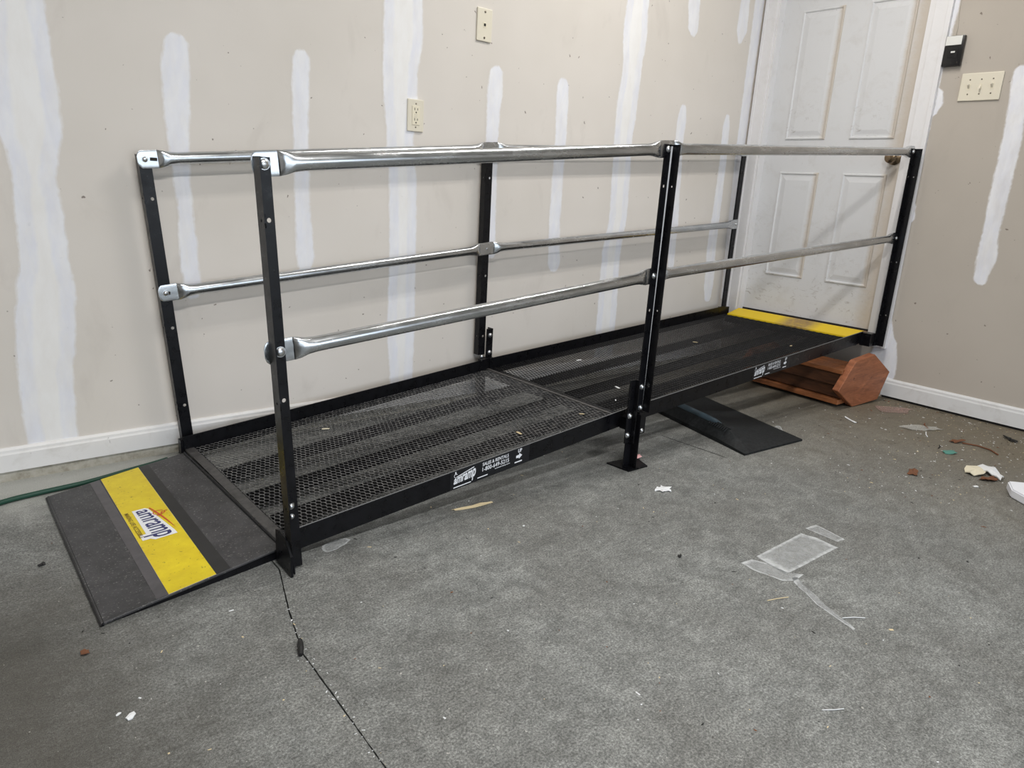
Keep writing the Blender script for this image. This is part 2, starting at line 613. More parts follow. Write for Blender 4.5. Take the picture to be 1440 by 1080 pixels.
# ------------------------------------------------------------------ the room
# floor: two slabs with a saw joint between them
jx = [(-0.86, 0.0), (-0.885, -0.5), (-0.905, -0.92), (-0.955, -1.09), (-0.995, -1.255), (-1.002, -1.42), (-1.012, -1.61), (-1.05, -2.3), (-1.10, -3.2), (-1.2, YF)]
bm = new()
fine = []
for (xa, ya), (xb, yb_) in zip(jx, jx[1:]):
    k = max(2, int(abs(yb_ - ya) / 0.012)) if ya > -2.0 else 4
    for i in range(k):
        f = i / k
        fine.append((xa + (xb - xa) * f, ya + (yb_ - ya) * f))
fine.append(jx[-1])


def slab(bm, edge, xo):
    top = [bm.verts.new((x, y, 0)) for x, y in edge]
    low = [bm.verts.new((x, y, -0.02)) for x, y in edge]
    out = [bm.verts.new((xo, y, 0)) for x, y in edge]
    for i in range(len(edge) - 1):
        bm.faces.new((top[i], top[i + 1], out[i + 1], out[i]))
        bm.faces.new((top[i], top[i + 1], low[i + 1], low[i]))


eL = [(x - 0.0008 - random.random() * 0.0014, y) for x, y in fine]
eR = [(x + 0.0008 + random.random() * 0.0014, y) for x, y in fine]
slab(bm, eL, XL)
slab(bm, eR, XR)
bmesh.ops.recalc_face_normals(bm, faces=bm.faces[:])
for f in bm.faces:
    if f.normal.z < -0.5:
        f.normal_flip()
floor = obj('floor', bm, M_FLOOR, kind='structure', recenter=False)
bm = new()
box(bm, (XL, YF, -0.06), (XR, 0, -0.018))
obj('floor_joint_fill', bm, M_JOINT, floor)

bm = new()
box(bm, (XL, 0.0, -0.06), (XR + 0.16, 0.12, CEIL))
wall_back = obj('wall_back', bm, M_WALL, kind='structure', recenter=False)
# right wall with the door opening
DY0, DY1 = -0.099, -0.862      # door leaf, hinge side and latch side
DZ0, DZ1 = 0.3175, 2.352
bm = new()
box(bm, (XR, DY0 + 0.004, -0.06), (XR + 0.14, 0.0, CEIL))
box(bm, (XR, YF, -0.06), (XR + 0.14, DY1 - 0.004, CEIL))
box(bm, (XR, DY1 - 0.004, DZ1 + 0.004), (XR + 0.14, DY0 + 0.004, CEIL))
box(bm, (XR, DY1 - 0.004, -0.06), (XR + 0.14, DY0 + 0.004, 0.285))
wall_right = obj('wall_right', bm, M_WALL_R, kind='structure', recenter=False)
bm = new()
box(bm, (XL, YF - 0.12, -0.06), (GX0, YF, CEIL))
box(bm, (GX1, YF - 0.12, -0.06), (XR + 0.14, YF, CEIL))
box(bm, (GX0, YF - 0.12, GZ), (GX1, YF, CEIL))
obj('wall_front', bm, M_WALL, kind='structure', recenter=False)
bm = new()
box(bm, (XL - 0.12, YF - 0.12, -0.06), (XL, 0.12, CEIL))
obj('wall_left', bm, M_WALL, kind='structure', recenter=False)
bm = new()
box(bm, (XL - 0.12, YF - 0.12, CEIL), (XR + 0.14, 0.12, CEIL + 0.1))
obj('ceiling', bm, M_CEIL, kind='structure', recenter=False)

bm = new()
box(bm, (-9, -16, -0.12), (8, YF - 0.001, -0.03))
obj('floor_outside', bm, M_CURB, kind='structure', recenter=False)
# concrete curb under the back wall, baseboards
bm = new()
box(bm, (XL, -0.004, 0.0), (XR, 0.0, 0.034))
vs = [v for v in bm.verts]
obj('trim_1', bm, M_CURB, kind='structure', label='rough concrete foundation curb showing under the back baseboard')


def baseboard(bm, p0, p1, nrm, z0, h=0.078, d=0.013):
    prof = [(0, z0), (d, z0), (d, z0 + h * 0.72), (d * 0.8, z0 + h * 0.8), (d * 0.75, z0 + h * 0.9), (d * 0.35, z0 + h), (0, z0 + h)]
    p0, p1, nrm = Vector(p0), Vector(p1), Vector(nrm)
    a = [bm.verts.new(p0 + nrm * q + Vector((0, 0, z))) for q, z in prof]
    b = [bm.verts.new(p1 + nrm * q + Vector((0, 0, z))) for q, z in prof]
    n = len(prof)
    for i in range(n):
        bm.faces.new((a[i], a[(i + 1) % n], b[(i + 1) % n], b[i]))
    bm.faces.new(a)
    bm.faces.new(b[::-1])
    bmesh.ops.recalc_face_normals(bm, faces=bm.faces[:])


bm = new()
baseboard(bm, (XL, -0.0005, 0), (XR, -0.0005, 0), (0, -1, 0), 0.033, 0.072)
obj('baseboard_back', bm, M_BASE, kind='structure')
bm = new()
baseboard(bm, (XR - 0.0005, -0.985, 0), (XR - 0.0005, YF, 0), (-1, 0, 0), 0.012, 0.088)
obj('baseboard_right', bm, M_BASE_R, kind='structure')
bm = new()
box(bm, (XR - 0.004, YF, 0.0), (XR, -0.99, 0.0125))
obj('trim_2', bm, M_DARKGAP, kind='structure', label='dark dirty gap under the right baseboard')

# door leaf with six moulded panels
XD = 2.288
sc = 1.0122
fy = lambda y: -2.4424 + (y + 2.4424) * sc
fz = lambda z: 0.925 + (z - 0.925) * sc
bm = new()
box(bm, (XD, DY1, DZ0), (XD + 0.04, DY0, DZ1))
door = obj('door_1', bm, M_DOOR, kind='structure', label='white six panel house door at the top of the ramp')
cols = [(-0.236, -0.460), (-0.588, -0.811)]
rows = [(0.532, 1.088), (1.253, 1.888), (2.02, 2.24)]


def panel(bm, y0, y1, z0, z1):
    """Raised moulded panel: rim, groove and bevelled field."""
    loops = [(0.0, 0.0), (0.003, 0.0055), (0.009, 0.006), (0.014, 0.0008), (0.022, 0.0008), (0.044, 0.0048)]
    rings = []
    for ins, h in loops:
        rings.append([bm.verts.new((XD - 0.0004 - h, y, z)) for y, z in ((y0 - ins, z0 + ins), (y1 + ins, z0 + ins), (y1 + ins, z1 - ins), (y0 - ins, z1 - ins))])
    for a, b in zip(rings, rings[1:]):
        for i in range(4):
            bm.faces.new((a[i], a[(i + 1) % 4], b[(i + 1) % 4], b[i]))
    bm.faces.new(rings[-1])
    bmesh.ops.recalc_face_normals(bm, faces=bm.faces[:])


for r0, r1 in rows:
    for c0, c1 in cols:
        bm = new()
        panel(bm, fy(c0), fy(c1), fz(r0), fz(r1))
        obj('door_panel', bm, M_DOOR, door)
bm = new()
lathe(bm, (XD - 0.0005, -0.812, 1.1665), (-1, 0, 0), [(0, 0.033), (0.004, 0.033), (0.008, 0.024), (0.012, 0.012), (0.030, 0.012), (0.036, 0.022), (0.046, 0.0275), (0.056, 0.026), (0.062, 0.018), (0.063, 0.0)], 20)
obj('door_knob', bm, M_BRASS, door, label='dull brass round door knob', smooth=40)

# casing and jamb
bm = new()
box(bm, (XR - 0.016, -0.088, 0.20), (XR, -0.012, 2.44), 0.003)
box(bm, (XR - 0.021, -0.034, 0.20), (XR, -0.016, 2.44), 0.003)
box(bm, (XR - 0.008, DY0 - 0.001, 0.285), (XD + 0.04, -0.0855, 2.36))
obj('trim_3', bm, M_TRIM, kind='structure', label='white door casing and jamb in the room corner')
bm = new()
box(bm, (XR - 0.016, -0.963, 0.246), (XR, -0.889, 2.44), 0.003)
box(bm, (XR - 0.021, -0.966, 0.245), (XR, -0.944, 2.44), 0.003)
box(bm, (XR - 0.008, -0.8885, 0.285), (XD + 0.04, DY1 - 0.001, 2.36))
obj('trim_4', bm, M_TRIM, kind='structure', label='white door casing on the latch side')
bm = new()
box(bm, (XR - 0.016, -0.966, 2.36), (XR, -0.012, 2.44), 0.003)
obj('trim_5', bm, M_TRIM, kind='structure', label='white head casing over the door')
bm = new()
box(bm, (XR - 0.012, DY1 - 0.004, 0.285), (XD + 0.05, DY0 + 0.004, 0.308), 0.002)
obj('trim_6', bm, M_SILL, kind='structure', label='worn wooden door sill behind the yellow lip')
bm = new()
box(bm, (XD - 0.006, DY1, 0.308), (XD + 0.03, DY0, 0.3174))
obj('weatherstrip', bm, M_DARKGAP, door, label='black door bottom seal')

# joint compound on the walls ------------------------------------------------
MUD = {
    'A': [(1.80, -1.245, -1.11), (1.55, -1.25, -1.125), (1.322, -1.258, -1.127), (1.201, -1.269, -1.123), (1.090, -1.272, -1.117), (0.999, -1.271, -1.117), (0.931, -1.254, -1.134), (0.868, -1.249, -1.144), (0.777, -1.254, -1.135), (0.659, -1.255, -1.134), (0.557, -1.273, -1.125), (0.468, -1.286, -1.133), (0.383, -1.293, -1.139), (0.326, -1.295, -1.154), (0.239, -1.296, -1.156), (0.104, -1.293, -1.159)],
    '1': [(1.310, -0.827, -0.771), (1.285, -0.837, -0.765), (1.202, -0.849, -0.765), (1.101, -0.849, -0.771), (0.999, -0.842, -0.778), (0.894, -0.834, -0.782), (0.786, -0.826, -0.779), (0.652, -0.831, -0.772), (0.561, -0.823, -0.768), (0.510, -0.818, -0.778)],
    '2': [(1.326, -0.429, -0.386), (1.289, -0.439, -0.377), (1.211, -0.444, -0.381), (1.030, -0.443, -0.387), (0.842, -0.443, -0.385), (0.646, -0.442, -0.373), (0.591, -0.433, -0.385)],
    'B': [(1.9, -0.098, 0.063), (1.544, -0.098, 0.063), (1.428, -0.100, 0.067), (1.308, -0.101, 0.048), (1.211, -0.097, 0.048), (1.087, -0.084, 0.035), (0.890, -0.070, 0.054), (0.640, -0.066, 0.056), (0.358, -0.072, 0.057), (0.106, -0.056, 0.052)],
    '3': [(1.392, 0.398, 0.441), (1.369, 0.385, 0.454), (1.288, 0.375, 0.456), (1.207, 0.377, 0.446), (1.097, 0.379, 0.443), (0.870, 0.389, 0.450), (0.62, 0.407, 0.458)],
    '4': [(1.396, 0.766, 0.812), (1.347, 0.754, 0.826), (1.275, 0.757, 0.830), (1.128, 0.763, 0.832), (0.923, 0.761, 0.832), (0.788, 0.761, 0.832), (0.595, 0.771, 0.848), (0.549, 0.789, 0.834)],
    'C': [(2.1, 1.149, 1.298), (1.779, 1.149, 1.298), (1.631, 1.141, 1.307), (1.478, 1.158, 1.291), (1.321, 1.141, 1.286), (1.160, 1.143, 1.274), (0.997, 1.151, 1.284), (0.829, 1.158, 1.288), (0.622, 1.130, 1.266), (0.261, 1.134, 1.280), (0.106, 1.14, 1.28)],
    '5': [(1.380, 1.618, 1.662), (1.298, 1.599, 1.675), (1.195, 1.601, 1.671), (0.983, 1.617, 1.688), (0.764, 1.633, 1.706), (0.537, 1.656, 1.710)],
    '5u': [(2.05, 1.575, 1.678), (1.857, 1.584, 1.678), (1.732, 1.603, 1.687), (1.691, 1.633, 1.667)],
    '6': [(1.373, 2.013, 2.045), (1.300, 1.997, 2.063), (1.104, 2.008, 2.075), (0.885, 2.003, 2.078), (0.689, 1.992, 2.081), (0.445, 2.010, 2.101), (0.341, 2.033, 2.09)],
    '6u': [(2.1, 2.018, 2.095), (1.938, 2.016, 2.099), (1.801, 2.011, 2.107), (1.721, 2.036, 2.068)],
    'D': [(2.3, 2.144, 2.23), (1.962, 2.144, 2.230), (1.609, 2.146, 2.227), (1.239, 2.148, 2.231), (0.850, 2.164, 2.232), (0.353, 2.19, 2.24)],
}
MUD_R = {
    'E': [(1.550, -1.268, -1.302), (1.521, -1.255, -1.326), (1.379, -1.263, -1.338), (1.234, -1.270, -1.348), (1.034, -1.270, -1.346), (0.840, -1.273, -1.343), (0.746, -1.273, -1.356), (0.633, -1.281, -1.337), (0.611, -1.297, -1.331)],
    'F': [(1.486, -0.962, -0.959), (1.455, -0.962, -0.989), (1.408, -0.962, -1.002), (1.362, -0.962, -0.983), (1.344, -0.962, -0.962)],
    'G': [(0.977, -0.962, -0.956), (0.944, -0.962, -0.971), (0.884, -0.962, -0.979), (0.857, -0.962, -0.957)],
    'H': [(0.40, -0.962, -0.965), (0.323, -0.94, -0.985), (0.284, -0.923, -1.011), (0.231, -0.90, -1.024), (0.179, -0.88, -1.031), (0.109, -0.86, -1.031), (0.04, -0.85, -1.018)],
    'I': [(2.3, -0.962, -1.0), (1.840, -0.962, -0.989), (1.665, -0.962, -0.977), (1.546, -0.962, -0.971), (1.236, -0.962, -0.965)],
}


def mud(rows, plane, parent, m=M_MUD, name='joint_compound', off=0.0004, inset=0.0, ends=True):
    """A trowelled band: rows of (z, from, to); UV = (distance to the sides, distance to the ends)."""
    rnd = random.Random(int(rows[0][1] * 1e4) & 0xffff)
    R = []
    for (z0, a0, b0), (z1, a1, b1) in zip(rows, rows[1:]):
        k = max(1, int(abs(z1 - z0) / 0.008))
        for i in range(k):
            f = i / k
            f2 = f * f * (3 - 2 * f)
            R.append((z0 + (z1 - z0) * f, a0 + (a1 - a0) * f2, b0 + (b1 - b0) * f2))
    R.append(rows[-1])
    if ends:      # round off the trowelled ends
        R2 = []
        for z, a, b in R:
            w = abs(b - a) / 2
            tt = min(1.0, min(abs(z - rows[0][0]), abs(z - rows[-1][0])) / max(w, 1e-4) + 0.03)
            f = math.sqrt(max(0.0, 1 - (1 - tt) ** 2))
            c_ = (a + b) / 2
            R2.append((z, c_ + (a - c_) * f, c_ + (b - c_) * f))
        R = R2
    bm = new()
    uvl = bm.loops.layers.uv.new('UVMap')
    G, U = [], []
    zt, zb = rows[0][0], rows[-1][0]
    for z, a, b in R:
        a += rnd.uniform(-1, 1) * 0.0012 + inset * (1 if b > a else -1)
        b += rnd.uniform(-1, 1) * 0.0012 - inset * (1 if b > a else -1)
        w = abs(b - a)
        line = []
        for j in range(5):
            s = j / 4
            h = off + 0.0005 * math.sin(PI * s)
            q = a + (b - a) * s
            co = (q, -h, z) if plane == 'back' else (XR - h, q, z)
            line.append((bm.verts.new(co), (min(s, 1 - s) * w, min(abs(z - zt), abs(z - zb)) if ends else 1.0)))
        G.append(line)
    for A, B in zip(G, G[1:]):
        for j in range(4):
            q = (A[j], A[j + 1], B[j + 1], B[j])
            f = bm.faces.new([x[0] for x in q])
            for lp, x in zip(f.loops, q):
                lp[uvl].uv = x[1]
    bmesh.ops.recalc_face_normals(bm, faces=bm.faces[:])
    return obj(name, bm, m, parent, smooth=180)


for k, rows_ in MUD.items():
    mud(rows_, 'back', wall_back, M_SEAM if k in 'ABC' else M_MUD, ends=k not in 'ABCD', inset=-0.004)
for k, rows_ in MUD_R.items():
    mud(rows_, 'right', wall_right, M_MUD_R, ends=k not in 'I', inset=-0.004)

# ------------------------------------------------------------------ wall fittings
def screw(parent, o, axis, r=0.0035, m=M_SCREW):
    bm = new()
    lathe(bm, o, axis, [(0, r), (0.0008, r), (0.0014, r * 0.6), (0.0015, 0)], 10)
    return obj('screw', bm, m, parent)


def plate_box(bm, lo, hi, b=0.003):
    box(bm, lo, hi, b)


# outlet
xo, zo = 0.0375, 1.1618
e = empty('wall_outlet', (xo, 0, zo - 0.057), 'ivory duplex power outlet over the mudded seam on the back wall', 'outlet')
bm = new()
plate_box(bm, (xo - 0.035, -0.0075, zo - 0.057), (xo + 0.035, 0.0, zo + 0.057))
obj('cover_plate', bm, M_IVORY, e)
bm = new()
box(bm, (xo - 0.0165, -0.0095, zo - 0.0335), (xo + 0.0165, -0.0072, zo + 0.0335), 0.001)
rc = obj('receptacle', bm, M_IVORY2, e)
for zc in (zo + 0.018, zo - 0.018):
    for dx, h in ((-0.0062, 0.009), (0.0062, 0.0075)):
        bm = new()
        box(bm, (xo + dx - 0.0012, -0.0099, zc + 0.004 - h / 2), (xo + dx + 0.0012, -0.0094, zc + 0.004 + h / 2))
        obj('slot', bm, M_SLOT, rc)
    bm = new()
    lathe(bm, (xo, -0.0094, zc - 0.0075), (0, -1, 0), [(0, 0.0028), (0.0005, 0.0028)], 10)
    obj('ground_hole', bm, M_SLOT, rc)
for dz in (0.0025, -0.0045):
    bm = new()
    box(bm, (xo - 0.006, -0.0105, zo + dz - 0.0015), (xo + 0.006, -0.0094, zo + dz + 0.0025), 0.0004)
    obj('test_button', bm, M_IVORY, rc)
for dz in (-0.0415, 0.0415):
    screw(e, (xo, -0.0074, zo + dz), (0, -1, 0), 0.003)

# phone jack plate (hung slightly out of plumb)
xp, zp = 0.3436, 1.5244
e = empty('phone_jack_plate', (xp, 0, zp - 0.057), 'ivory wall plate with one small square jack, high on the back wall', 'wall plate')
bm = new()
plate_box(bm, (xp - 0.036, -0.0075, zp - 0.059), (xp + 0.036, 0.0, zp + 0.059))
obj('cover_plate', bm, M_IVORY, e)
bm = new()
box(bm, (xp - 0.009, -0.0085, zp - 0.009), (xp + 0.009, -0.0073, zp + 0.009), 0.0005)
jk = obj('jack', bm, M_IVORY2, e)
bm = new()
box(bm, (xp - 0.005, -0.0088, zp - 0.005), (xp + 0.005, -0.0083, zp + 0.005))
obj('jack_opening', bm, M_SLOT, jk)
for dz in (-0.046, 0.046):
    screw(e, (xp, -0.0074, zp + dz), (0, -1, 0), 0.0045)

# triple switch
ys, zs = -1.142, 1.4685
e = empty('light_switch', (XR, ys, zs - 0.057), 'ivory three-gang toggle switch plate beside the door', 'light switch')
bm = new()
plate_box(bm, (XR - 0.0075, ys - 0.083, zs - 0.058), (XR, ys + 0.083, zs + 0.058))
obj('cover_plate', bm, M_IVORY, e)
for i, (dy, up) in enumerate(((0.046, 1), (0.0, -1), (-0.046, 1))):
    bm = new()
    box(bm, (XR - 0.0085, ys + dy - 0.005, zs - 0.012), (XR - 0.0073, ys + dy + 0.005, zs + 0.012))
    obj('toggle_slot', bm, M_IVORY2, e)
    bm = new()
    a, b = ys + dy - 0.0038, ys + dy + 0.0038
    z0 = zs
    tip = 0.010 * up
    hexa(bm, [(XR - 0.008, a, z0 - 0.007), (XR - 0.008, b, z0 - 0.007), (XR - 0.008, b, z0 + 0.007), (XR - 0.008, a, z0 + 0.007),
              (XR - 0.021, a + 0.0006, z0 - 0.003 + tip), (XR - 0.021, b - 0.0006, z0 - 0.003 + tip), (XR - 0.021, b - 0.0006, z0 + 0.003 + tip), (XR - 0.021, a + 0.0006, z0 + 0.003 + tip)])
    bmesh.ops.recalc_face_normals(bm, faces=bm.faces[:])
    obj('toggle', bm, M_IVORY, e)
    for dz in (-0.030, 0.030):
        screw(e, (XR - 0.0074, ys + dy, zs + dz), (-1, 0, 0), 0.0032)

# garage door opener button
e = empty('door_opener_button', (XR, -1.005, 1.56), 'black garage door opener control with white push bar beside the door casing', 'wall control')
y0, y1, z0, z1 = -1.044, -0.967, 1.560, 1.687
bm = new()
box(bm, (XR - 0.023, y0, z0), (XR, y1, z1), 0.004)
obj('body', bm, M_BLACKPL, e, smooth=40)
bm = new()
box(bm, (XR - 0.026, y0 + 0.009, z1 - 0.040), (XR - 0.0225, y1 - 0.002, z1 - 0.002), 0.0015)
obj('push_bar', bm, M_WHITEPL, e)
bm = new()
box(bm, (XR - 0.0245, -1.024, 1.594), (XR - 0.0225, -0.984, 1.634), 0.001)
sw_ = obj('lock_pad', bm, M_BLACKPL, e)
bm = new()
box(bm, (XR - 0.0258, -1.015, 1.615), (XR - 0.0244, -0.998, 1.622), 0.0005)
obj('lamp_window', bm, M_WHITEPL, sw_)
for yy in (-0.98, -1.005, -1.03):
    bm = new()
    lathe(bm, (XR - 0.0228, yy, 1.573), (-1, 0, 0), [(0, 0.004), (0.001, 0.0035), (0.0012, 0)], 10)
    obj('small_button', bm, M_SLOT, e)
bm = new()
tube(bm, [(XR - 0.006, -0.996, 1.685), (XR - 0.004, -0.998, 1.72), (XR - 0.004, -0.993, 1.76), (XR - 0.004, -0.990, 1.80), (XR - 0.004, -0.989, 1.86), (XR - 0.004, -0.985, 2.1), (XR - 0.004, -0.985, 2.7)], 0.0016, 6)
obj('wire', bm, M_WIRE, e, label='thin pale wire running up the wall')

# ------------------------------------------------------------------ the ramp
YN, YB = -0.885, -0.0763     # outer faces of the near and the far stringer
XA, XM, XE = -0.876, 0.392, 2.135
ramp = empty('wheelchair_ramp', (0.6, -0.48, 0.0), 'black steel modular wheelchair ramp with galvanised handrails leading up to the white door', 'wheelchair ramp')


def ztop(x):
    return 0.0748 + (x + 0.88) * (0.2023 - 0.0748) / 1.27 if x <= 0.39 else 0.2023 + (x - 0.39) * (0.3332 - 0.2023) / 1.81


DECK = 0.047
HS = 0.0587


def slope_bar(bm, x0, x1, y0, y1, d0, d1):
    """Bar that follows the slope between x0 and x1, from d0 to d1 below the top of the stringer (d0 upper)."""
    hexa(bm, [(x0, y0, ztop(x0) - d1), (x1, y0, ztop(x1) - d1), (x1, y1, ztop(x1) - d1), (x0, y1, ztop(x0) - d1),
              (x0, y0, ztop(x0) - d0), (x1, y0, ztop(x1) - d0), (x1, y1, ztop(x1) - d0), (x0, y1, ztop(x0) - d0)])
    bmesh.ops.recalc_face_normals(bm, faces=bm.faces[:])


EPS = 0.0015
for (x0, x1) in ((XA, XM - EPS), (XM + EPS, XE)):
    for (ya, yi, yf_) in ((YN, YN + 0.004, YN + 0.036), (YB, YB - 0.004, YB - 0.036)):
        bm = new()
        slope_bar(bm, x0, x1, min(ya, yi), max(ya, yi), 0.0, HS)
        obj('side_rail', bm, M_STEEL, ramp)
        if ya == YN:  # pale strip drawn as the highlight along the top edge
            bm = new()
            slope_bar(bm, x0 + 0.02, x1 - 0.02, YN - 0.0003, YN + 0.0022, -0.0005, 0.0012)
            obj('edge_highlight', bm, M_EDGE_LIGHT, ramp, label='thin pale highlight along the top edge of the near side rail')
        bm = new()
        slope_bar(bm, x0, x1, min(yi, yf_), max(yi, yf_), DECK + 0.006, DECK + 0.010)
        obj('rail_ledge', bm, M_BEARER, ramp)
    # cross angles at the ends and mid-length
    bars = [x0 + 0.002, x1 - 0.042]
    for xb in bars:
        bm = new()
        slope_bar(bm, xb, xb + 0.04, YN + 0.005, YB - 0.005, DECK + 0.0085, DECK + 0.0125)
        slope_bar(bm, xb, xb + 0.004, YN + 0.037, YB - 0.037, DECK + 0.0125, HS + 0.004 if x0 < 0 else HS + 0.02)
        obj('cross_bar', bm, M_STEEL, ramp)
    # longitudinal bearers under the mesh
    for yb_ in (-0.340, -0.548, -0.722):
        bm = new()
        slope_bar(bm, x0 + 0.045, x1 - 0.045, yb_ - 0.042, yb_ + 0.042, DECK + 0.006, DECK + 0.0105)
        obj('bearer', bm, M_BEARER, ramp)

# worn flat bars closing the mesh at the toe and at the joint
bm = new()
slope_bar(bm, XA + 0.002, XA + 0.030, YN + 0.005, YB - 0.005, DECK - 0.004, DECK + 0.0025)
obj('edge_bar', bm, M_EDGE, ramp)
bm = new()
slope_bar(bm, XM - 0.016, XM - 0.0025, YN + 0.005, YB - 0.005, DECK - 0.004, DECK + 0.0025)
obj('edge_bar', bm, M_EDGE, ramp)
bm = new()
slope_bar(bm, XM + 0.0025, XM + 0.008, YN + 0.005, YB - 0.005, DECK - 0.004, DECK + 0.0025)
obj('edge_bar', bm, M_STEEL, ramp)


def expanded_mesh(x0, x1, y0, y1, m_):
    """Raised expanded metal: zigzag strands along y, neighbours meeting at the bonds."""
    SWD, LWD = 0.0147, 0.0350
    verts, faces = [], []
    n = int((x1 - x0) / (SWD / 2))
    step = (x1 - x0) / n
    amp = step / 2 * 0.93
    hw, ht = 0.0012, 0.0008
    ca, sa = math.cos(0.7), math.sin(0.7)
    m = int((y1 - y0) / LWD) * 4
    dy = (y1 - y0) / m
    for i in range(n):
        xc = x0 + (i + 0.5) * step
        base = len(verts)
        sgn = 1 if i % 2 == 0 else -1
        for j in range(m + 1):
            ph = j % 4
            s = sgn * (1 if ph in (0, 1) else -1)
            y = y0 + j * dy + (-0.12 * dy if ph in (0, 2) else 0.12 * dy)
            x = xc + s * amp
            z = ztop(x) - DECK
            for du, dv in ((-hw, -ht), (hw, -ht), (hw, ht), (-hw, ht)):
                verts.append((x + du * ca - dv * sa, y, z + du * sa + dv * ca))
        for j in range(m):
            a = base + j * 4
            for k in range(4):
                faces.append((a + k, a + (k + 1) % 4, a + 4 + (k + 1) % 4, a + 4 + k))
    c = Vector(((x0 + x1) / 2, (y0 + y1) / 2, ztop((x0 + x1) / 2) - DECK))
    me = bpy.data.meshes.new('expanded_mesh')
    me.from_pydata([(a - c.x, b - c.y, d - c.z) for a, b, d in verts], [], faces)
    me.materials.append(m_)
    me.update()
    o = bpy.data.objects.new('expanded_metal_deck', me)
    COL.objects.link(o)
    o.parent = ramp
    o.location = c - WL[ramp]
    o['kind'] = 'stuff'
    return o


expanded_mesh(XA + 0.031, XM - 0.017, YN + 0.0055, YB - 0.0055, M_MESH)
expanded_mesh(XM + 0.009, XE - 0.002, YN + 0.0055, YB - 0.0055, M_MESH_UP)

# toe plate ------------------------------------------------------------
TA = Vector((-1.290, -0.934, 0.008))     # near toe corner (top surface)
TB = Vector((-1.281, -0.197, 0.008))     # far toe corner
TC = Vector((-0.879, -0.870, 0.030))     # near hinge corner
TD = Vector((-0.886, -0.100, 0.029))     # far hinge corner


def tp(u, v, h=0.0):
    """Point on the toe plate: u from the toe to the hinge, v from near to far."""
    a = TA.lerp(TC, u)
    b = TB.lerp(TD, u)
    return a.lerp(b, v) + Vector((0, 0, h))


bm = new()
hexa(bm, [tp(0, 0, -0.0065), tp(1, 0, -0.0065), tp(1, 1, -0.0065), tp(0, 1, -0.0065), tp(0, 0), tp(1, 0), tp(1, 1), tp(0, 1)])
bmesh.ops.recalc_face_normals(bm, faces=bm.faces[:])
bmesh.ops.bevel(bm, geom=bm.edges[:], offset=0.0015, segments=1, affect='EDGES')
toe = obj('toe_plate', bm, M_PLATE, ramp)
bm = new()
hexa(bm, [tp(0.0, 0.0, -0.008), tp(0.012, 0.0, -0.008), tp(0.012, 1.0, -0.008), tp(0.0, 1.0, -0.008), tp(-0.008, -0.003, -0.004), tp(0.012, 0.0, 0.0008), tp(0.012, 1.0, 0.0008), tp(-0.008, 1.003, -0.004)])
bmesh.ops.recalc_face_normals(bm, faces=bm.faces[:])
obj('toe_lip', bm, M_STEEL, toe)
for v_ in (0.004, 0.48, 0.95):  # the near one added to darken the gap under the plate edge
    bm = new()
    hexa(bm, [tp(0.1, v_, -0.0145), tp(0.97, v_, -0.028), tp(0.97, v_ + 0.03, -0.028), tp(0.1, v_ + 0.03, -0.0145), tp(0.1, v_, -0.0065), tp(0.97, v_, -0.0065), tp(0.97, v_ + 0.03, -0.0065), tp(0.1, v_ + 0.03, -0.0065)])
    bmesh.ops.recalc_face_normals(bm, faces=bm.faces[:])
    obj('stiffener', bm, M_STEEL, toe)
bm = new()
tube(bm, [tp(1.006, 0.01, 0.0015), tp(1.006, 0.99, 0.0015)], 0.004, 8)
obj('hinge_pin', bm, M_STEEL, ramp)


def u_of_x(x):
    return (x + 1.288) / (0.406)


def film(name, ua0, ua1, ub0, ub1, m, h0, h1, label=None, e0=0.004, e1=0.996):
    """Film from u=ua0..ua1 at the near edge to u=ub0..ub1 at the far edge."""
    bm = new()
    hexa(bm, [tp(ua0, e0, h0), tp(ua1, e0, h0), tp(ub1, e1, h0), tp(ub0, e1, h0), tp(ua0, e0, h1), tp(ua1, e0, h1), tp(ub1, e1, h1), tp(ub0, e1, h1)])
    bmesh.ops.recalc_face_normals(bm, faces=bm.faces[:])
    return obj(name, bm, m, toe, label=label)


film('grey_film', 0.272, 0.335, 0.285, 0.350, M_STRIPE_L, 0.0002, 0.0006)
film('dark_film', 0.598, 0.684, 0.641, 0.712, M_STRIPE_D, 0.0002, 0.0006)
film('yellow_film', 0.335, 0.598, 0.362, 0.636, M_YELLOW, 0.0003, 0.0010, 'bright yellow safety strip with a printed logo')
yellow = [o for o in toe.children if o.name == 'yellow_film'][0]
rim_ = film('film_edge', 0.334, 0.6, 0.361, 0.638, M_CREAM, 0.0001, 0.0004, None, 0.003, 0.997)

# printed logo on the strip: runs towards the camera side, its top towards the hinge
LX0, LX1 = -1.121, -1.074      # foot and head of the lettering at the far (first) letter
LY0, LY1 = -0.452, -0.633


def on_plate(x, y, h):
    u = (x - TA.x) / (TC.x - TA.x)
    z = TA.z + (TC.z - TA.z) * u
    return Vector((x, y, z + h))


def logo(a, b, h, grow=0.0):
    y = LY0 + (LY1 - LY0) * (a * (1 + 2 * grow) - grow)
    top = 0.032 + 0.020 * a
    x = LX0 + top * (b * (1 + 2 * grow) - grow)
    return on_plate(x, y, h)


bm = new()
poly = [(-0.05, -0.12), (0.80, -0.12), (0.80, -0.42), (0.98, -0.42), (0.98, -0.05), (1.04, 0.1), (1.03, 1.12), (0.9, 1.16), (0.0, 1.18), (-0.05, 1.0)]


def logo_pt(a, b, h):
    y = LY0 + (LY1 - LY0) * a
    return on_plate(LX0 + 0.006 + (0.030 + 0.022 * a) * b, y, h)


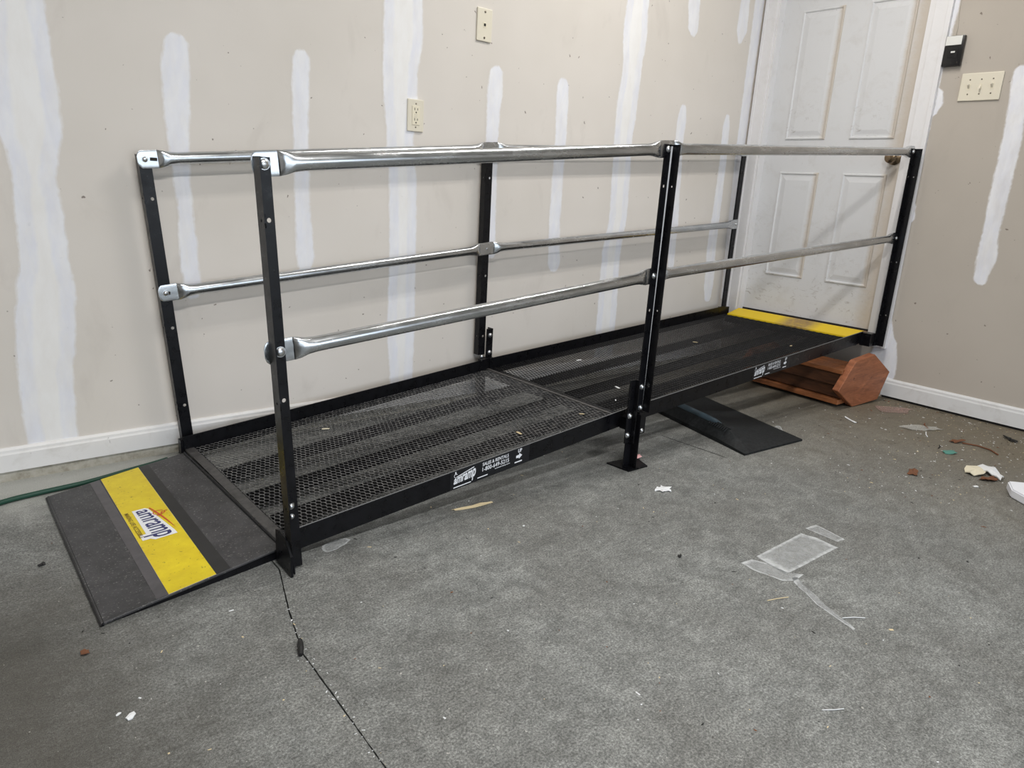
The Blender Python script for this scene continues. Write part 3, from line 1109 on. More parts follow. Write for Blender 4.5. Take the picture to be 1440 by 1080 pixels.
vs = [bm.verts.new(logo_pt(a, b, 0.0014)) for a, b in poly]
f = bm.faces.new(vs)
if f.calc_area() and f.normal.z < 0:
    f.normal_flip()
obj('logo_backing', bm, M_WHITE, toe)
bm = new()
put_text(bm, 'amramp', lambda a, b: logo_pt(a, -0.30 + 1.30 * b, 0.0018), 0.012)
obj('logo_lettering', bm, M_BLUE, toe, label='navy slanted lettering of the logo')
bm = new()
N = 14
bandv = []
for i in range(N + 1):
    a = i / N
    w = 0.0045 * math.sin(PI * min(1, 0.25 + a * 0.8))
    x = LX0 + 0.006 + (0.030 + 0.022 * a) * 1.2 + 0.003 + 0.008 * math.sin(PI * a) * 0.4
    y = LY0 + 0.004 + (LY1 - LY0) * 0.95 * a
    bandv.append((bm.verts.new(on_plate(x - w / 2, y, 0.0018)), bm.verts.new(on_plate(x + w / 2, y, 0.0018))))
for p, q in zip(bandv, bandv[1:]):
    bm.faces.new((p[0], p[1], q[1], q[0]))
bmesh.ops.recalc_face_normals(bm, faces=bm.faces[:])
obj('logo_swoosh', bm, M_RED, toe)
bm = new()                                   # wheelchair figure above the swoosh
cx_, cy_ = -1.063, -0.492
ring = []
for i in range(21):
    a = 0.5 + i / 20 * 1.65 * PI
    for rr in (0.0125, 0.0150):
        ring.append(bm.verts.new(on_plate(cx_ + rr * math.cos(a), cy_ + rr * math.sin(a), 0.0018)))
for i in range(20):
    bm.faces.new((ring[2 * i], ring[2 * i + 1], ring[2 * i + 3], ring[2 * i + 2]))


def flat_line(bm, p, q, w, h=0.0018):
    p, q = Vector(p), Vector(q)
    d = (q - p).normalized()
    s = Vector((-d.y, d.x)) * w / 2
    vs = [bm.verts.new(on_plate(*(r), h)) for r in ((p + s), (p - s), (q - s), (q + s))]
    bm.faces.new(vs)


flat_line(bm, (cx_ + 0.022, cy_ + 0.002), (cx_ + 0.006, cy_ - 0.001), 0.003)
flat_line(bm, (cx_ + 0.006, cy_ - 0.001), (cx_ + 0.004, cy_ - 0.013), 0.003)
flat_line(bm, (cx_ + 0.004, cy_ - 0.013), (cx_ - 0.010, cy_ - 0.019), 0.003)
flat_line(bm, (cx_ + 0.015, cy_ + 0.001), (cx_ + 0.013, cy_ - 0.010), 0.0025)
bmesh.ops.recalc_face_normals(bm, faces=bm.faces[:])
obj('wheelchair_symbol', bm, M_RED, toe)
bm = new()
put_text(bm, 'MAKING LIFE ACCESSIBLE', lambda a, b: on_plate(-1.139 + 0.011 * b, -0.448 - 0.165 * a, 0.0016), 0.01)
obj('tagline', bm, M_TAG, toe)

# yellow lip at the door
bm = new()
hexa(bm, [(2.126, -0.862, 0.281), (2.236, -0.842, 0.293), (2.236, -0.105, 0.293), (2.126, -0.104, 0.281),
          (2.126, -0.862, 0.2885), (2.236, -0.842, 0.3145), (2.236, -0.105, 0.3145), (2.126, -0.104, 0.2885)])
bmesh.ops.recalc_face_normals(bm, faces=bm.faces[:])
obj('door_lip_plate', bm, M_YELLOW_WORN, ramp, label='worn yellow transition plate at the door sill')


# posts ---------------------------------------------------------------------
def flange(bm, org, du, dn, dl, w, th, L, holes, r=0.0048, hc=0.5):
    """Flat bar, width along du, thickness along dn, length along dl, with round holes at the distances 'holes' from org."""
    org, du, dn, dl = Vector(org), Vector(du), Vector(dn), Vector(dl)
    hs = w * 0.45
    n = 12
    cuts = sorted(holes)

    def P(s, t_, k):
        return bm.verts.new(org + du * s + dl * t_ + dn * (th * k))

    def solid(t0, t1):
        a = [P(0, t0, 0), P(w, t0, 0), P(w, t1, 0), P(0, t1, 0)]
        b = [P(0, t0, 1), P(w, t0, 1), P(w, t1, 1), P(0, t1, 1)]
        for q in ((a[0], a[1], a[2], a[3]), (b[3], b[2], b[1], b[0]), (a[0], a[3], b[3], b[0]), (a[1], b[1], b[2], a[2]), (a[0], b[0], b[1], a[1]), (a[3], a[2], b[2], b[3])):
            bm.faces.new(q)

    pos = 0.0
    for h in cuts:
        if h - hs > pos:
            solid(pos, h - hs)
        inn, outr = [], []
        for k in range(n):
            an = 2 * PI * (k + 0.5) / n
            c, s = math.cos(an), math.sin(an)
            side_w = w * (1 - hc) if c > 0 else w * hc
            m_ = 1 / max(abs(c) / side_w, abs(s) / hs)
            inn.append((w * hc + r * c, h + r * s))
            outr.append((w * hc + m_ * c, h + m_ * s))
        Ai, Ao = [P(*q, 0) for q in inn], [P(*q, 0) for q in outr]
        Bi, Bo = [P(*q, 1) for q in inn], [P(*q, 1) for q in outr]
        for k in range(n):
            j = (k + 1) % n
            bm.faces.new((Ao[k], Ao[j], Ai[j], Ai[k]))
            bm.faces.new((Bi[k], Bi[j], Bo[j], Bo[k]))
            bm.faces.new((Ai[k], Ai[j], Bi[j], Bi[k]))
            bm.faces.new((Ao[k], Bo[k], Bo[j], Ao[j]))
        for sx_ in (0, w):
            for st in (h - hs, h + hs):
                near = sorted(range(n), key=lambda q: (outr[q][0] - sx_) ** 2 + (outr[q][1] - st) ** 2)[:2]
                for Oo, kk in ((Ao, 0), (Bo, 1)):
                    cn = P(sx_, st, kk)
                    try:
                        bm.faces.new((Oo[near[0]], Oo[near[1]], cn))
                    except ValueError:
                        pass
        pos = h + hs
    if pos < L:
        solid(pos, L)


def bolt(parent, o, axis, r=0.0085, th=0.006):
    bm = new()
    lathe(bm, o, axis, [(0, r * 1.15), (0.0012, r * 1.15), (0.0013, r), (th * 0.6, r * 0.9), (th, r * 0.45), (th * 1.05, 0)], 12)
    return obj('bolt', bm, M_BOLT, parent, smooth=40)


LEGW, TH = 0.035, 0.0035


def post(top, bot, side, corner):
    """Angle-iron post. side 'near'/'far'; corner 'left'/'right' = which end carries the flange that stands out from the ramp."""
    top, bot = Vector(top), Vector(bot)
    dl = (bot - top)
    L = dl.length
    dl.normalize()
    out = Vector((0, -1, 0)) if side == 'near' else Vector((0, 1, 0))
    holes = [h for h in (0.012, 0.127, 0.27, 0.409, 0.525, 0.655, 0.785, 0.9) if h < L - 0.02]
    bm = new()
    o = top + Vector((-LEGW / 2, 0, 0))
    flange(bm, o, (1, 0, 0), out, dl, LEGW, TH, L, [h for h in holes if h in (0.127, 0.525, 0.785)], 0.0052, 0.66 if corner == 'left' else 0.40)
    xo_ = -LEGW / 2 if corner == 'left' else LEGW / 2 - TH
    w2 = LEGW if side == 'near' else 0.030
    flange(bm, top + Vector((xo_, 0, 0)) + out * TH, out, (1, 0, 0), dl, w2 - TH, TH, L, [h for h in holes if h in (0.127, 0.525, 0.785)], 0.0035)
    bmesh.ops.recalc_face_normals(bm, faces=bm.faces[:])
    return obj('post', bm, M_STEEL, ramp)


YPN, YPF = -0.935, -0.047    # inner faces of the near and far post flanges
ztr = [0.9412, 1.067, 1.189]
DM = 0.3969
xt = [-0.921, 0.3764 + 0.003, 2.1756 + 0.004]
xm = [-0.898, 0.3764, 2.1756]
xtF = [-0.923, 0.3764 - 0.010, 2.172]
xmF = [-0.892, 0.3764 - 0.008, 2.172]
posts = {}
for side, X, XMi, y in (('near', xt, xm, YPN), ('far', xtF, xmF, YPF)):
    for i in range(3):
        lean = (XMi[i] - X[i]) / DM
        if (side, i) == ('near', 0):
            lean = 0.052
        zt_ = ztr[i] + 0.014
        zb_ = {('near', 0): 0.006, ('near', 1): 0.205, ('near', 2): 0.262, ('far', 0): 0.0, ('far', 1): 0.214, ('far', 2): 0.28}[(side, i)]
        if side == 'far' and i == 0:
            zb_ = 0.012
        tx = X[i] - lean * 0.014
        bx = X[i] + lean * (zt_ - zb_)
        p = post((tx, y, zt_), (bx, y, zb_), side, 'left' if i == 0 or (side == 'far' and i == 1) else 'right')
        posts[(side, i)] = (p, lambda z, X0=X[i], ln=lean, z0=ztr[i]: X0 + ln * (z0 - z))
        outv = -1 if side == 'near' else 1
        # bolts through the rail ends
        for zz in (ztr[i], ztr[i] - DM):
            xx = X[i] if zz == ztr[i] else XMi[i]
            if side == 'near':
                bolt(p, (xx + (0.004 if i == 0 else -0.003), y - TH, zz), (0, -1, 0), 0.0108 if i == 0 else 0.009)
            else:
                bolt(p, (xx, y - 0.0045, zz), (0, -1, 0), 0.0075, 0.005)

# handrails: pipe with flattened, rounded ends bolted to the inside of the posts
PR = 0.0178


def handrail(p0, p1, name='handrail', ext=0.020):
    p0, p1 = Vector(p0), Vector(p1)
    d = (p1 - p0)
    L = d.length
    d.normalize()
    up = Vector((0, 1, 0)).cross(d)
    if up.z < 0:
        up = -up
    yv = Vector((0, 1, 0))
    n = 20
    prof = [(-ext, 0.010, 0.0021), (-ext + 0.003, 0.020, 0.0021), (-ext + 0.010, 0.0262, 0.0021), (0.036, 0.0265, 0.0022), (0.039, 0.0262, 0.0060), (0.052, 0.0235, 0.0120), (0.070, 0.0198, 0.0160), (0.092, PR, PR)]
    full = [(s, a, b) for s, a, b in prof] + [(L - (max(s, -0.020 + (s + ext)) if s < 0 else s), a, b) for s, a, b in reversed(prof)]
    bm = new()
    rings = []
    for s, a, b in full:
        ring = []
        for k in range(n):
            th = 2 * PI * k / n
            e_ = 1.0 if b > 0.012 else 0.45
            c, sn = math.cos(th), math.sin(th)
            c2 = math.copysign(abs(c) ** e_, c)
            s2 = math.copysign(abs(sn) ** e_, sn)
            ring.append(bm.verts.new(p0 + d * s + up * (a * c2) + yv * (b * s2)))
        rings.append(ring)
    for A, B in zip(rings, rings[1:]):
        for k in range(n):
            bm.faces.new((A[k], A[(k + 1) % n], B[(k + 1) % n], B[k]))
    bm.faces.new(rings[0][::-1])
    bm.faces.new(rings[-1])
    bmesh.ops.recalc_face_normals(bm, faces=bm.faces[:])
    o = obj(name, bm, M_ZINC, ramp, smooth=38)
    return o


def slot_hole(rail, x, y, z):
    bm = new()
    box(bm, (x - 0.010, y - 0.0003, z - 0.0048), (x + 0.010, y + 0.0003, z + 0.0048))
    obj('bolt_slot', bm, M_SLOT, rail)


for side, X, XMi, y in (('near', xt, xm, YPN + 0.0023), ('far', xtF, xmF, YPF - 0.0023)):
    for i in (0, 1):
        s = 1 if side == 'near' else -1
        # the lower section's rail lies against the post, the upper one over it at the middle post
        ya = y + s * (0.0044 if i == 1 else 0)
        yb_ = y
        if side == 'far' and i == 0:
            ya, yb_ = y, y - 0.0044
        elif side == 'far':
            ya, yb_ = y, y
        r1 = handrail((X[i], ya, ztr[i]), (X[i + 1], yb_, ztr[i + 1]))
        r2 = handrail((XMi[i], ya, ztr[i] - DM), (XMi[i + 1], yb_, ztr[i + 1] - DM), ext=0.030 if (side, i) == ('near', 0) else 0.020)
        if side == 'far' and i == 0:
            slot_hole(r1, X[0] + 0.024, ya - 0.0024, ztr[0] + 0.002)
            slot_hole(r2, XMi[0] + 0.004, ya - 0.0024, ztr[0] - DM)
        elif side == 'far':
            slot_hole(r1, X[1] + 0.002, ya - 0.0068, ztr[1])

# thin bright line down the inside corner of the near middle post
bm = new()
xc_ = 0.3764 + LEGW / 2 - TH
hexa(bm, [(xc_ - 0.0036, YPN - TH - 0.0002, 0.215), (xc_, YPN - TH - 0.0038, 0.215), (xc_, YPN - TH, 0.215), (xc_ - 0.001, YPN - TH, 0.215),
          (xc_ - 0.0006, YPN - TH - 0.0002, 1.076), (xc_ + 0.003, YPN - TH - 0.0038, 1.076), (xc_ + 0.003, YPN - TH, 1.076), (xc_ + 0.002, YPN - TH, 1.076)])
bmesh.ops.recalc_face_normals(bm, faces=bm.faces[:])
obj('corner_line', bm, M_CORNER, posts[('near', 1)][0], label='bright line down the post corner')

# brackets and legs at the middle posts
def angle_iron(name, x, y, z0, z1, side, corner, w=LEGW, parent=ramp, holes=(), wo=None):
    out = Vector((0, -1, 0)) if side == 'near' else Vector((0, 1, 0))
    bm = new()
    L = z1 - z0
    hl = [z1 - h for h in holes]
    flange(bm, (x - w / 2, y, z1), (1, 0, 0), out, (0, 0, -1), w, TH, L, hl, 0.0042)
    xo_ = -w / 2 if corner == 'left' else w / 2 - TH
    flange(bm, Vector((x + xo_, y, z1)) + out * TH, out, (1, 0, 0), (0, 0, -1), (wo or w) - TH, TH, L, hl, 0.0042)
    bmesh.ops.recalc_face_normals(bm, faces=bm.faces[:])
    return obj(name, bm, M_STEEL, parent)


# near side
br = angle_iron('leg_bracket', 0.326, YPN - 0.001, 0.098, 0.322, 'near', 'right', 0.030, wo=0.020)
for xb, zb in ((0.324, 0.196), (0.322, 0.127)):
    bolt(br, (xb, YPN - 0.001 - TH, zb), (0, -1, 0), 0.0095, 0.008)
bm = new()
box(bm, (0.340, YPN, 0.135), (0.415, YN - 0.0005, 0.178))
obj('stand_off_block', bm, M_STEEL, ramp)
for xb, zb in ((0.373, 0.292), (0.377, 0.217), (0.381, 0.196)):
    bolt(posts[('near', 1)][0], (xb, YPN - TH, zb), (0, -1, 0), 0.0095 if zb > 0.2 else 0.007, 0.008)
bm = new()
box(bm, (0.362, YPN - 0.016, 0.125), (0.398, YPN - 0.001, 0.204))
obj('spacer_bar', bm, M_STEEL, ramp)
bolt(ramp, (0.380, YPN - 0.016, 0.137), (0, -1, 0), 0.0075, 0.007)


def leg(x, y, z1, side, corner):
    lg = angle_iron('leg', x, y, 0.004, z1, side, corner, 0.034)
    s = -1 if side == 'near' else 1
    bm = new()
    pts = [Vector((x + a, y + s * b, 0.0005)) for a, b in ((-0.030, -0.062), (-0.022, 0.034), (0.074, 0.038), (0.104, -0.045))]
    if s > 0:
        pts = [Vector((x + a, y + b, 0.0005)) for a, b in ((-0.04, -0.06), (-0.04, 0.036), (0.06, 0.036), (0.06, -0.06))]
    prism(bm, pts, (0, 0, 0.0045))
    obj('foot_plate', bm, M_STEEL, lg)
    return lg


leg(0.340, YPN + 0.004, 0.20, 'near', 'right')
# far side
br = angle_iron('leg_bracket', 0.412, YPF - 0.002, 0.14, 0.326, 'far', 'right', 0.034)
for xb, zb in ((0.413, 0.298), (0.413, 0.221)):
    bolt(br, (xb, YPF - 0.0022, zb), (0, -1, 0), 0.009, 0.007)
bolt(ramp, (0.372, YPF - 0.0022, 0.206), (0, -1, 0), 0.008, 0.006)
bm = new()
box(bm, (0.352, YB + 0.0005, 0.14), (0.43, YPF - 0.0022, 0.199))
obj('stand_off_block', bm, M_STEEL, ramp)
leg(0.38, YPF - 0.004, 0.20, 'far', 'right')

# toe-end brackets
bm = new()
prism(bm, [(-0.898, YN - 0.0005, 0.008), (-0.898, -0.972, 0.001), (-0.898, -0.972, 0.055), (-0.898, -0.945, 0.092), (-0.898, -0.905, 0.098), (-0.898, YN - 0.0005, 0.092)], (0.006, 0, 0))
obj('toe_bracket', bm, M_STEEL, ramp)
bm = new()
box(bm, (-0.890, YPN + 0.0005, 0.012), (-0.862, YN - 0.0005, 0.075))
obj('stand_off_block', bm, M_STEEL, ramp)
bolt(posts[('near', 0)][0], (posts[('near', 0)][1](0.168) + 0.002, YPN - TH, 0.168), (0, -1, 0), 0.0065, 0.005)
bolt(posts[('near', 0)][0], (posts[('near', 0)][1](0.140) + 0.001, YPN - TH, 0.142), (0, -1, 0), 0.006, 0.006)
bm = new()
box(bm, (-0.885, YB + 0.0005, 0.012), (-0.835, YPF - 0.0005, 0.062))
obj('stand_off_block', bm, M_STEEL, ramp)
# door-end brackets
bm = new()
box(bm, (2.11, YPN + 0.0005, 0.262), (2.165, YN - 0.0005, 0.325))
obj('stand_off_block', bm, M_STEEL, ramp)
bm = new()
box(bm, (2.136, YN + 0.03, 0.25), (2.150, YB - 0.03, 0.284))
obj('end_angle', bm, M_STEEL, ramp)
bm = new()
box(bm, (2.11, YB + 0.0005, 0.27), (2.18, YPF - 0.0005, 0.32))
obj('stand_off_block', bm, M_STEEL, ramp)
bolt(ramp, (2.150, YPN + 0.010, 0.315), (1, 0, 0), 0.007, 0.006)


# printed labels on the near stringer
def stringer_label(xs, width):
    """Black label with white print; x runs along the slope, the print sits square to it."""
    k = width / 0.30

    def at(x, d, h=0.0):
        return Vector((x, YN - 0.0006 - h, ztop(x) - d))
    bm = new()
    vs = [bm.verts.new(at(x, d)) for x, d in ((xs - 0.006, HS - 0.002), (xs + width, HS - 0.002), (xs + width, 0.002), (xs - 0.006, 0.002))]
    bm.faces.new(vs)
    lab = obj('stringer_label', bm, M_LABELBLACK, ramp, label='black sticker with white logo and phone number')

    def txt(body, x0, x1, d0, d1, bold=0.012, slant=0.0, grow=0.0, name='label_lettering'):
        bm = new()
        put_text(bm, body, lambda a, b: at(xs + k * (x0 + (x1 - x0) * a) + slant * b, d1 - (d1 - d0) * b * (1 - grow + grow * a) , 0.0006), bold)
        obj(name, bm, M_WHITE, lab)
    # logo on the left
    txt('amramp', 0.004, 0.084, 0.012, 0.050, 0.03, 0.004, 0.35, 'label_logo')
    bm = new()
    for (xa, da, xb, db, w) in ((0.006, 0.0525, 0.070, 0.0525, 0.0032), (0.012, 0.0225, 0.080, 0.0085, 0.003)):
        p, q = at(xs + k * xa, da, 0.0006), at(xs + k * xb, db, 0.0006)
        vs = [bm.verts.new(r + Vector((0, 0, s))) for r, s in ((p, -w / 2), (q, -w / 2), (q, w / 2), (p, w / 2))]
        bm.faces.new(vs)
    cx2, cd2 = xs + k * 0.013, 0.0165
    ring = []
    for i in range(13):
        a = 0.4 + i / 12 * 1.6 * PI
        for rr in (0.0045, 0.0062):
            ring.append(bm.verts.new(at(cx2 + rr * math.cos(a), cd2 - rr * math.sin(a), 0.0006)))
    for i in range(12):
        bm.faces.new((ring[2 * i], ring[2 * i + 1], ring[2 * i + 3], ring[2 * i + 2]))
    bm.faces.new([bm.verts.new(at(cx2 + a, cd2 - b, 0.0006)) for a, b in ((-0.002, 0.006), (0.002, 0.006), (0.001, 0.0125), (-0.003, 0.0125))])
    obj('label_symbol', bm, M_WHITE, lab)
    txt('SALES & RENTALS', 0.112, 0.214, 0.0065, 0.0175, 0.014)
    txt('1-800-649-5215', 0.112, 0.216, 0.021, 0.0345, 0.014)
    txt('www.amramp.com', 0.160, 0.220, 0.0385, 0.0425, 0.03)
    bm = new()
    bm.faces.new([bm.verts.new(at(xs + k * a, b, 0.0006)) for a, b in ((0.094, 0.0510), (0.133, 0.0510), (0.133, 0.0480), (0.094, 0.0480))])
    obj('label_line', bm, M_WHITE, lab)
    # arrow and UP at the right
    txt('UP', 0.252, 0.268, 0.004, 0.016, 0.03)
    bm = new()
    ar = [(0.245, 0.032), (0.245, 0.024), (0.257, 0.023), (0.257, 0.018), (0.270, 0.027), (0.257, 0.037), (0.257, 0.033)]
    bm.faces.new([bm.verts.new(at(xs + k * a, b, 0.0006)) for a, b in ar])
    bm.faces.new([bm.verts.new(at(xs + k * a, b, 0.0006)) for a, b in ((0.240, 0.0475), (0.270, 0.0475), (0.270, 0.0435), (0.240, 0.0435))])
    obj('label_arrow', bm, M_WHITE, lab)


stringer_label(-0.374, 0.295)
stringer_label(1.165, 0.285)

# ------------------------------------------------------------------ rubber wedge under the deck
wedge = empty('rubber_threshold_wedge', (1.05, -0.8, 0.0), 'black rubber threshold wedge with a raised ridge lying half under the upper ramp section', 'rubber wedge')
bm = new()
P0, P1, P2, P3 = Vector((0.826, -1.096, 0)), Vector((1.192, -1.128, 0)), Vector((1.37, -0.50, 0)), Vector((0.990, -0.47, 0))


def wp(u, v, z):
    return P0.lerp(P1, u).lerp(P3.lerp(P2, u), v) + Vector((0, 0, z))


NU, NV = 20, 20
G = []
for j in range(NV + 1):
    v = j / NV
    env = min(1.0, v / 0.26) * (1.0 if v < 0.9 else 1.0 - (v - 0.9) * 2)
    row = []
    for i in range(NU + 1):
        u = i / NU
        if u < 0.10:
            z = 0.016 + 0.050 * (u / 0.10)
        else:
            z = 0.008 + 0.058 * (1 - (u - 0.10) / 0.90) ** 1.25
        row.append(bm.verts.new(wp(u, v, 0.008 + (z - 0.008) * env)))
    G.append(row)
for j in range(NV):
    for i in range(NU):
        bm.faces.new((G[j][i], G[j][i + 1], G[j + 1][i + 1], G[j + 1][i]))
low = {}


def lowv(v):
    if v not in low:
        low[v] = bm.verts.new((v.co.x, v.co.y, 0.0))
    return low[v]


rimv = [G[0][i] for i in range(NU + 1)] + [G[j][NU] for j in range(1, NV + 1)] + [G[NV][i] for i in range(NU - 1, -1, -1)] + [G[j][0] for j in range(NV - 1, 0, -1)]
for a, b in zip(rimv, rimv[1:] + rimv[:1]):
    bm.faces.new((a, lowv(a), lowv(b), b))
bm.faces.new([lowv(v) for v in rimv][::-1])
bmesh.ops.recalc_face_normals(bm, faces=bm.faces[:])
obj('wedge_body', bm, M_RUBBER, wedge, smooth=30)
bm = new()
pts = [wp(0.115, v, 0.0585) for v in (0.28, 0.34, 0.45, 0.6, 0.75, 0.88)]
tube(bm, pts, [0.006, 0.0135, 0.0145, 0.0145, 0.014, 0.010], 14)
rd = obj('ridge', bm, M_RIDGE, wedge, label='smooth rounded ridge with a pale highlight', smooth=60)
bm = new()
for q in range(9):
    v = 0.262 + 0.018 * q
    c = wp(0.10, v - 0.05, 0.057 + (v - 0.262) * 0.03)
    tube(bm, [c + Vector((-0.018, 0.003, -0.010)), c + Vector((0, 0, 0.0035)), c + Vector((0.018, -0.003, -0.005))], 0.0022, 5)
obj('ribbed_grip', bm, M_RUBBER, wedge)

# ------------------------------------------------------------------ wooden box with hexagonal end
wb = empty('wooden_planter_box', (1.95, -0.75, 0.0), 'orange stained wooden box with a hexagonal end board lying under the ramp by the door', 'wooden box')
hexp = [(1.897, -1.0, 0.0), (1.738, -0.992, 0.097), (1.848, -1.0, 0.230), (2.012, -1.012, 0.250), (2.176, -1.03, 0.148), (2.112, -1.022, 0.012)]
bm = new()
prism(bm, hexp, (0.008, 0.036, 0.0))
bmesh.ops.bevel(bm, geom=bm.edges[:], offset=0.003, segments=1, affect='EDGES')
obj('end_board', bm, M_WOOD, wb)
bm = new()
hx2 = [(1.925, -0.47, 0.0), (1.78, -0.462, 0.097), (1.88, -0.47, 0.19), (2.04, -0.482, 0.2), (2.17, -0.5, 0.13), (2.11, -0.49, 0.012)]
prism(bm, hx2, (0.008, 0.036, 0.0))
obj('end_board', bm, M_WOOD, wb)


def plank(x0, x1, z0, z1, m, name='side_board', yn=-0.97, yf=-0.474, dx=0.03, dz=0.0):
    bm = new()
    hexa(bm, [(x0, yn, z0), (x1, yn - 0.004, z0), (x1 + dx, yf - 0.004, z0 + dz), (x0 + dx, yf, z0 + dz), (x0, yn, z1), (x1, yn - 0.004, z1), (x1 + dx, yf - 0.004, z1 + dz), (x0 + dx, yf, z1 + dz)])
    bmesh.ops.recalc_face_normals(bm, faces=bm.faces[:])
    bmesh.ops.bevel(bm, geom=bm.edges[:], offset=0.002, segments=1, affect='EDGES')
    return obj(name, bm, m, wb)


plank(1.792, 1.895, 0.166, 0.187, M_WOOD_TOP, 'top_board')
plank(1.899, 2.005, 0.166, 0.187, M_WOOD_TOP, 'top_board')
plank(1.806, 1.826, 0.104, 0.164, M_WOOD_SHADE)
plank(1.822, 1.842, 0.044, 0.102, M_WOOD_SHADE)
plank(1.80, 2.08, 0.016, 0.040, M_WOOD_TOP, 'bottom_board')
plank(2.07, 2.09, 0.044, 0.160, M_WOOD_TOP)

# ------------------------------------------------------------------ hose and litter
bm = new()
hp = [(-1.75, -0.36, 0.0085), (-1.55, -0.245, 0.0085), (-1.388, -0.178, 0.0085), (-1.30, -0.160, 0.0085), (-1.17, -0.146, 0.0085), (-1.06, -0.116, 0.0085), (-0.97, -0.092, 0.0085), (-0.93, -0.078, 0.0085)]
sm = []
for i in range(len(hp) - 1):
    a, b = Vector(hp[i]), Vector(hp[i + 1])
    p_ = Vector(hp[max(i - 1, 0)])
    q_ = Vector(hp[min(i + 2, len(hp) - 1)])
    for k in range(6):
        f = k / 6
        sm.append(0.5 * ((2 * a) + (b - p_) * f + (2 * p_ - 5 * a + 4 * b - q_) * f * f + (3 * a - p_ - 3 * b + q_) * f ** 3))
sm.append(Vector(hp[-1]))
tube(bm, sm, 0.0072, 10)
obj('garden_hose', bm, M_HOSE, label='dark green hose lying along the back wall beside the toe plate', cat='hose', smooth=60)


def scrap(name, label, cat, pts, m, th=0.002, curl=0.0, z=0.0006, group=None):
    """Small flat irregular piece with crumpled thickness."""
    rnd = random.Random(hash(label) & 0xff if False else len(label) * 7 + int(abs(pts[0][0]) * 100))
    bm = new()
    c = Vector((sum(p[0] for p in pts) / len(pts), sum(p[1] for p in pts) / len(pts)))
    top, bot = [], []
    n = len(pts)
    for i in range(n):
        p = Vector(pts[i])
        q = Vector(pts[(i + 1) % n])
        for f in (0.0, 0.5):
            s = p.lerp(q, f)
            s += Vector((rnd.uniform(-1, 1), rnd.uniform(-1, 1))) * 0.08 * (q - p).length * (1 if f else 0)
            h = z + curl * rnd.random()
            bot.append(bm.verts.new((s.x, s.y, h)))
            top.append(bm.verts.new((s.x, s.y, h + th)))
    ct = bm.verts.new((c.x, c.y, z + th + curl * 0.8))
    cb = bm.verts.new((c.x, c.y, z + curl * 0.3))
    k = len(top)
    for i in range(k):
        j = (i + 1) % k
        bm.faces.new((top[i], top[j], ct))
        bm.faces.new((bot[j], bot[i], cb))
        bm.faces.new((bot[i], bot[j], top[j], top[i]))
    bmesh.ops.recalc_face_normals(bm, faces=bm.faces[:])
    return obj(name, bm, m, label=label, cat=cat, group=group)


def blob(cx, cy, rx, ry, ang, n=7, seed=1, jag=0.3):
    rnd = random.Random(seed)
    out = []
    for i in range(n):
        a = 2 * PI * i / n
        r = 1 + rnd.uniform(-jag, jag)
        x, y = rx * r * math.cos(a), ry * r * math.sin(a)
        out.append((cx + x * math.cos(ang) - y * math.sin(ang), cy + x * math.sin(ang) + y * math.cos(ang)))
    return out


scrap('paper_scrap', 'white torn paper scrap on the floor in front of the ramp foot', 'paper', [(0.276, -1.116), (0.292, -1.110), (0.304, -1.116), (0.318, -1.104), (0.320, -1.122), (0.336, -1.136), (0.318, -1.140), (0.310, -1.156), (0.294, -1.144), (0.276, -1.146), (0.282, -1.130), (0.264, -1.124)], M_PAPER, 0.001, 0.005)
scrap('paper_scrap', 'pink paper scrap tucked against the middle foot plate', 'paper', [(0.405, -0.915), (0.44, -0.92), (0.452, -0.90), (0.415, -0.885)], M_PINK, 0.001, 0.010, 0.008)
scrap('wood_sliver', 'pale curved wood sliver beside the near ramp side under the phone number', 'wood chip', [(-0.365, -0.878), (-0.30, -0.888), (-0.24, -0.897), (-0.232, -0.905), (-0.30, -0.902), (-0.36, -0.888)], M_STRAW, 0.002, 0.003)
bm = new()
tube(bm, [(-0.984, -1.214, 0.0062), (-0.989, -1.228, 0.0072), (-0.995, -1.243, 0.007), (-1.003, -1.260, 0.005)], [0.004, 0.0062, 0.0065, 0.004], 9)
obj('black_foam_bit', bm, M_DARKBIT, label='short black crumbled bit lying on the floor joint', cat='debris')
scrap('white_chip', 'larger white chip near the bottom left of the floor', 'chip', blob(-1.306, -1.245, 0.011, 0.006, 0.9, 6, 11, 0.3), M_PAPER, 0.002, 0.002)
scrap('white_chip', 'tiny white chip beside the larger one, bottom left of the floor', 'chip', blob(-1.322, -1.228, 0.006, 0.003, 0.6, 6, 12, 0.3), M_PAPER, 0.001, 0.001)
scrap('leaf_bit', 'small reddish brown leaf crumb left of the toe plate corner', 'leaf', blob(-1.333, -1.012, 0.008, 0.010, 0.4, 6, 13, 0.35), M_BROWN, 0.002, 0.004)
scrap('leaf_bit', 'dark brown crumb left of the toe plate, nearer the wall', 'leaf', blob(-1.346, -0.594, 0.009, 0.007, 0.4, 6, 14, 0.35), M_DARKBIT, 0.002, 0.004)
scrap('paper_scrap', 'cream crumpled paper half of the litter pair by the right wall', 'paper', [(1.405, -1.655), (1.46, -1.64), (1.50, -1.665), (1.475, -1.70), (1.425, -1.71), (1.39, -1.69)], M_CREAM, 0.003, 0.014)
scrap('paper_scrap', 'white crumpled tissue half of the litter pair by the right wall', 'paper', [(1.515, -1.66), (1.535, -1.69), (1.51, -1.735), (1.455, -1.765), (1.425, -1.765), (1.44, -1.73), (1.475, -1.69)], M_PAPER, 0.004, 0.018)
bm = new()
prism(bm, [(1.365, -1.800, 0.0008), (1.285, -1.835, 0.0008), (1.235, -1.905, 0.0008), (1.34, -1.99, 0.0008), (1.46, -1.90, 0.0008)], (0, 0, 0.03))
